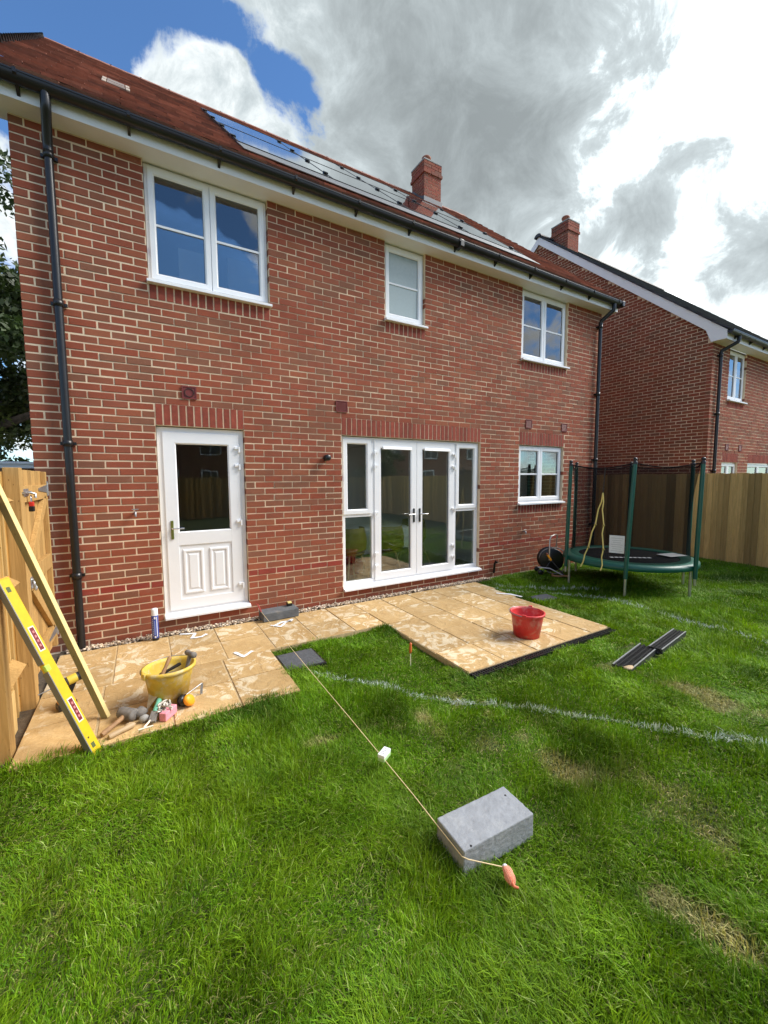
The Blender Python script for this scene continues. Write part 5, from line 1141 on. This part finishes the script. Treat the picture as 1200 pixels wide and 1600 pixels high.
dx, dy = np.cos(az), np.sin(az); pxv, pyv = -dy, dx
tw_ = RNG.uniform(-.8, .8, n); pxv, pyv = pxv*np.cos(tw_)+dx*np.sin(tw_), pyv*np.cos(tw_)+dy*np.sin(tw_)
V = np.zeros((n, 5, 3), np.float32)
for k, (s, wk_) in enumerate(((0, .8), (.55, 1.0))):
    hor = np.sin(lean)*L_*s*(.45+.75*s); ver = L_*s*(1-.42*lean*s); cxx, cyy, czz = x+dx*hor, y+dy*hor, z0+np.maximum(ver, .004)
    for q, sg in ((0, -1), (1, 1)): V[:, 2*k+q] = np.stack([cxx+sg*pxv*wv_*wk_, cyy+sg*pyv*wv_*wk_, czz], -1)
hor = np.sin(lean)*L_*1.2; ver = L_*(1-.56*lean); V[:, 4] = np.stack([x+dx*hor, y+dy*hor, z0+np.maximum(ver, .006)], -1)
base = (np.arange(n)*5)[:, None]; q1 = base+np.array([0, 1, 3, 2]); t3 = base+np.array([2, 3, 4])
me = bpy.data.meshes.new('grass'); me.vertices.add(n*5); me.vertices.foreach_set('co', V.ravel()); me.loops.add(n*7)
li = np.concatenate([q1, t3], 1).astype(np.int32).ravel(); me.loops.foreach_set('vertex_index', li)
me.polygons.add(n*2); st = (np.arange(n)[:, None]*7+np.array([0, 4])).astype(np.int32).ravel(); me.polygons.foreach_set('loop_start', st)
me.update(calc_edges=True)
c1 = np.array([.084, .205, .006]); c2 = np.array([.215, .350, .014]); c3 = np.array([.018, .066, .003]); cd_ = np.array([.42, .35, .17])
f = np.clip(.15+.75*big*fin+.35*(med-.4)+RNG.normal(0, .22, n), 0, 1)[:, None]; colr = c1*(1-f)+c2*f
g = np.clip((.42-vnoise(x, y, 1.8, 12))*1.6+(med-.52)*1.4, 0, .85)[:, None]; colr = colr*(1-g)+c3*g  # rich green of tall tufts, with their shade mixed into it
colr = np.where(pale[:, None], np.array([.30, .40, .10]), colr)  # glints on the grass, put in as pale blade colour
dd_ = np.clip(dr_*.85+straw*.8-RNG.uniform(0, .35, n), 0, 1)[:, None]; colr = colr*(1-dd_)+cd_*dd_
def near_line(pts, wid):
    m = np.full(n, 9.0)
    for (ax_, ay_), (bx2, by2) in zip(pts[:-1], pts[1:]):
        vx, vy = bx2-ax_, by2-ay_; t_ = np.clip(((x-ax_)*vx+(y-ay_)*vy)/(vx*vx+vy*vy), 0, 1); m = np.minimum(m, np.hypot(x-ax_-vx*t_, y-ay_-vy*t_))
    return m < wid*(.35+.9*vnoise(x, y, 14, 15))*(.35+1.0*vnoise(x, y, 4, 16))
l1 = [(2.108, -1.672), (2.353, -1.996), (2.604, -2.391), (2.874, -2.686), (3.138, -2.949), (3.363, -3.163), (3.585, -3.408), (3.769, -3.689), (4.012, -3.914), (4.199, -4.079), (4.6, -4.5)]
l2 = [(5.47, -.467), (5.703, -.825), (6.238, -1.357), (6.374, -1.706), (6.294, -2.099), (6.276, -2.665), (6.347, -3.076), (6.286, -3.421), (6.3, -4.2)]
l3 = [(5.62, -.35), (6.0, -.8), (6.45, -1.15), (6.7, -1.4)]
pw_ = (near_line(l1, .030) & (RNG.uniform(0, 1, n) < .68)) | (near_line(l2, .042) & (RNG.uniform(0, 1, n) < .55)) | (near_line(l3, .05) & (RNG.uniform(0, 1, n) < .5))
colr = np.where(pw_[:, None], np.array([.62, .70, .68])*RNG.uniform(.75, 1.1, n)[:, None], colr)
colr = np.clip(colr*RNG.uniform(.72, 1.3, n)[:, None]*np.where(pw_, 1.0, .80+.48*vnoise(x, y, 4.2, 21))[:, None], 0, .9)
ca_ = np.ones((n, 2, 4), np.float32); ca_[:, :, :3] = colr[:, None, :]
me.attributes.new('tint', 'FLOAT_COLOR', 'FACE').data.foreach_set('color', ca_.ravel())
me.materials.append(grass_m); me.polygons.foreach_set('use_smooth', np.ones(n*2, bool))
go = bpy.data.objects.new('grass', me); link(go); tag(go, 'shaggy green lawn grass with pale dry patches', 'grass', kind='stuff')
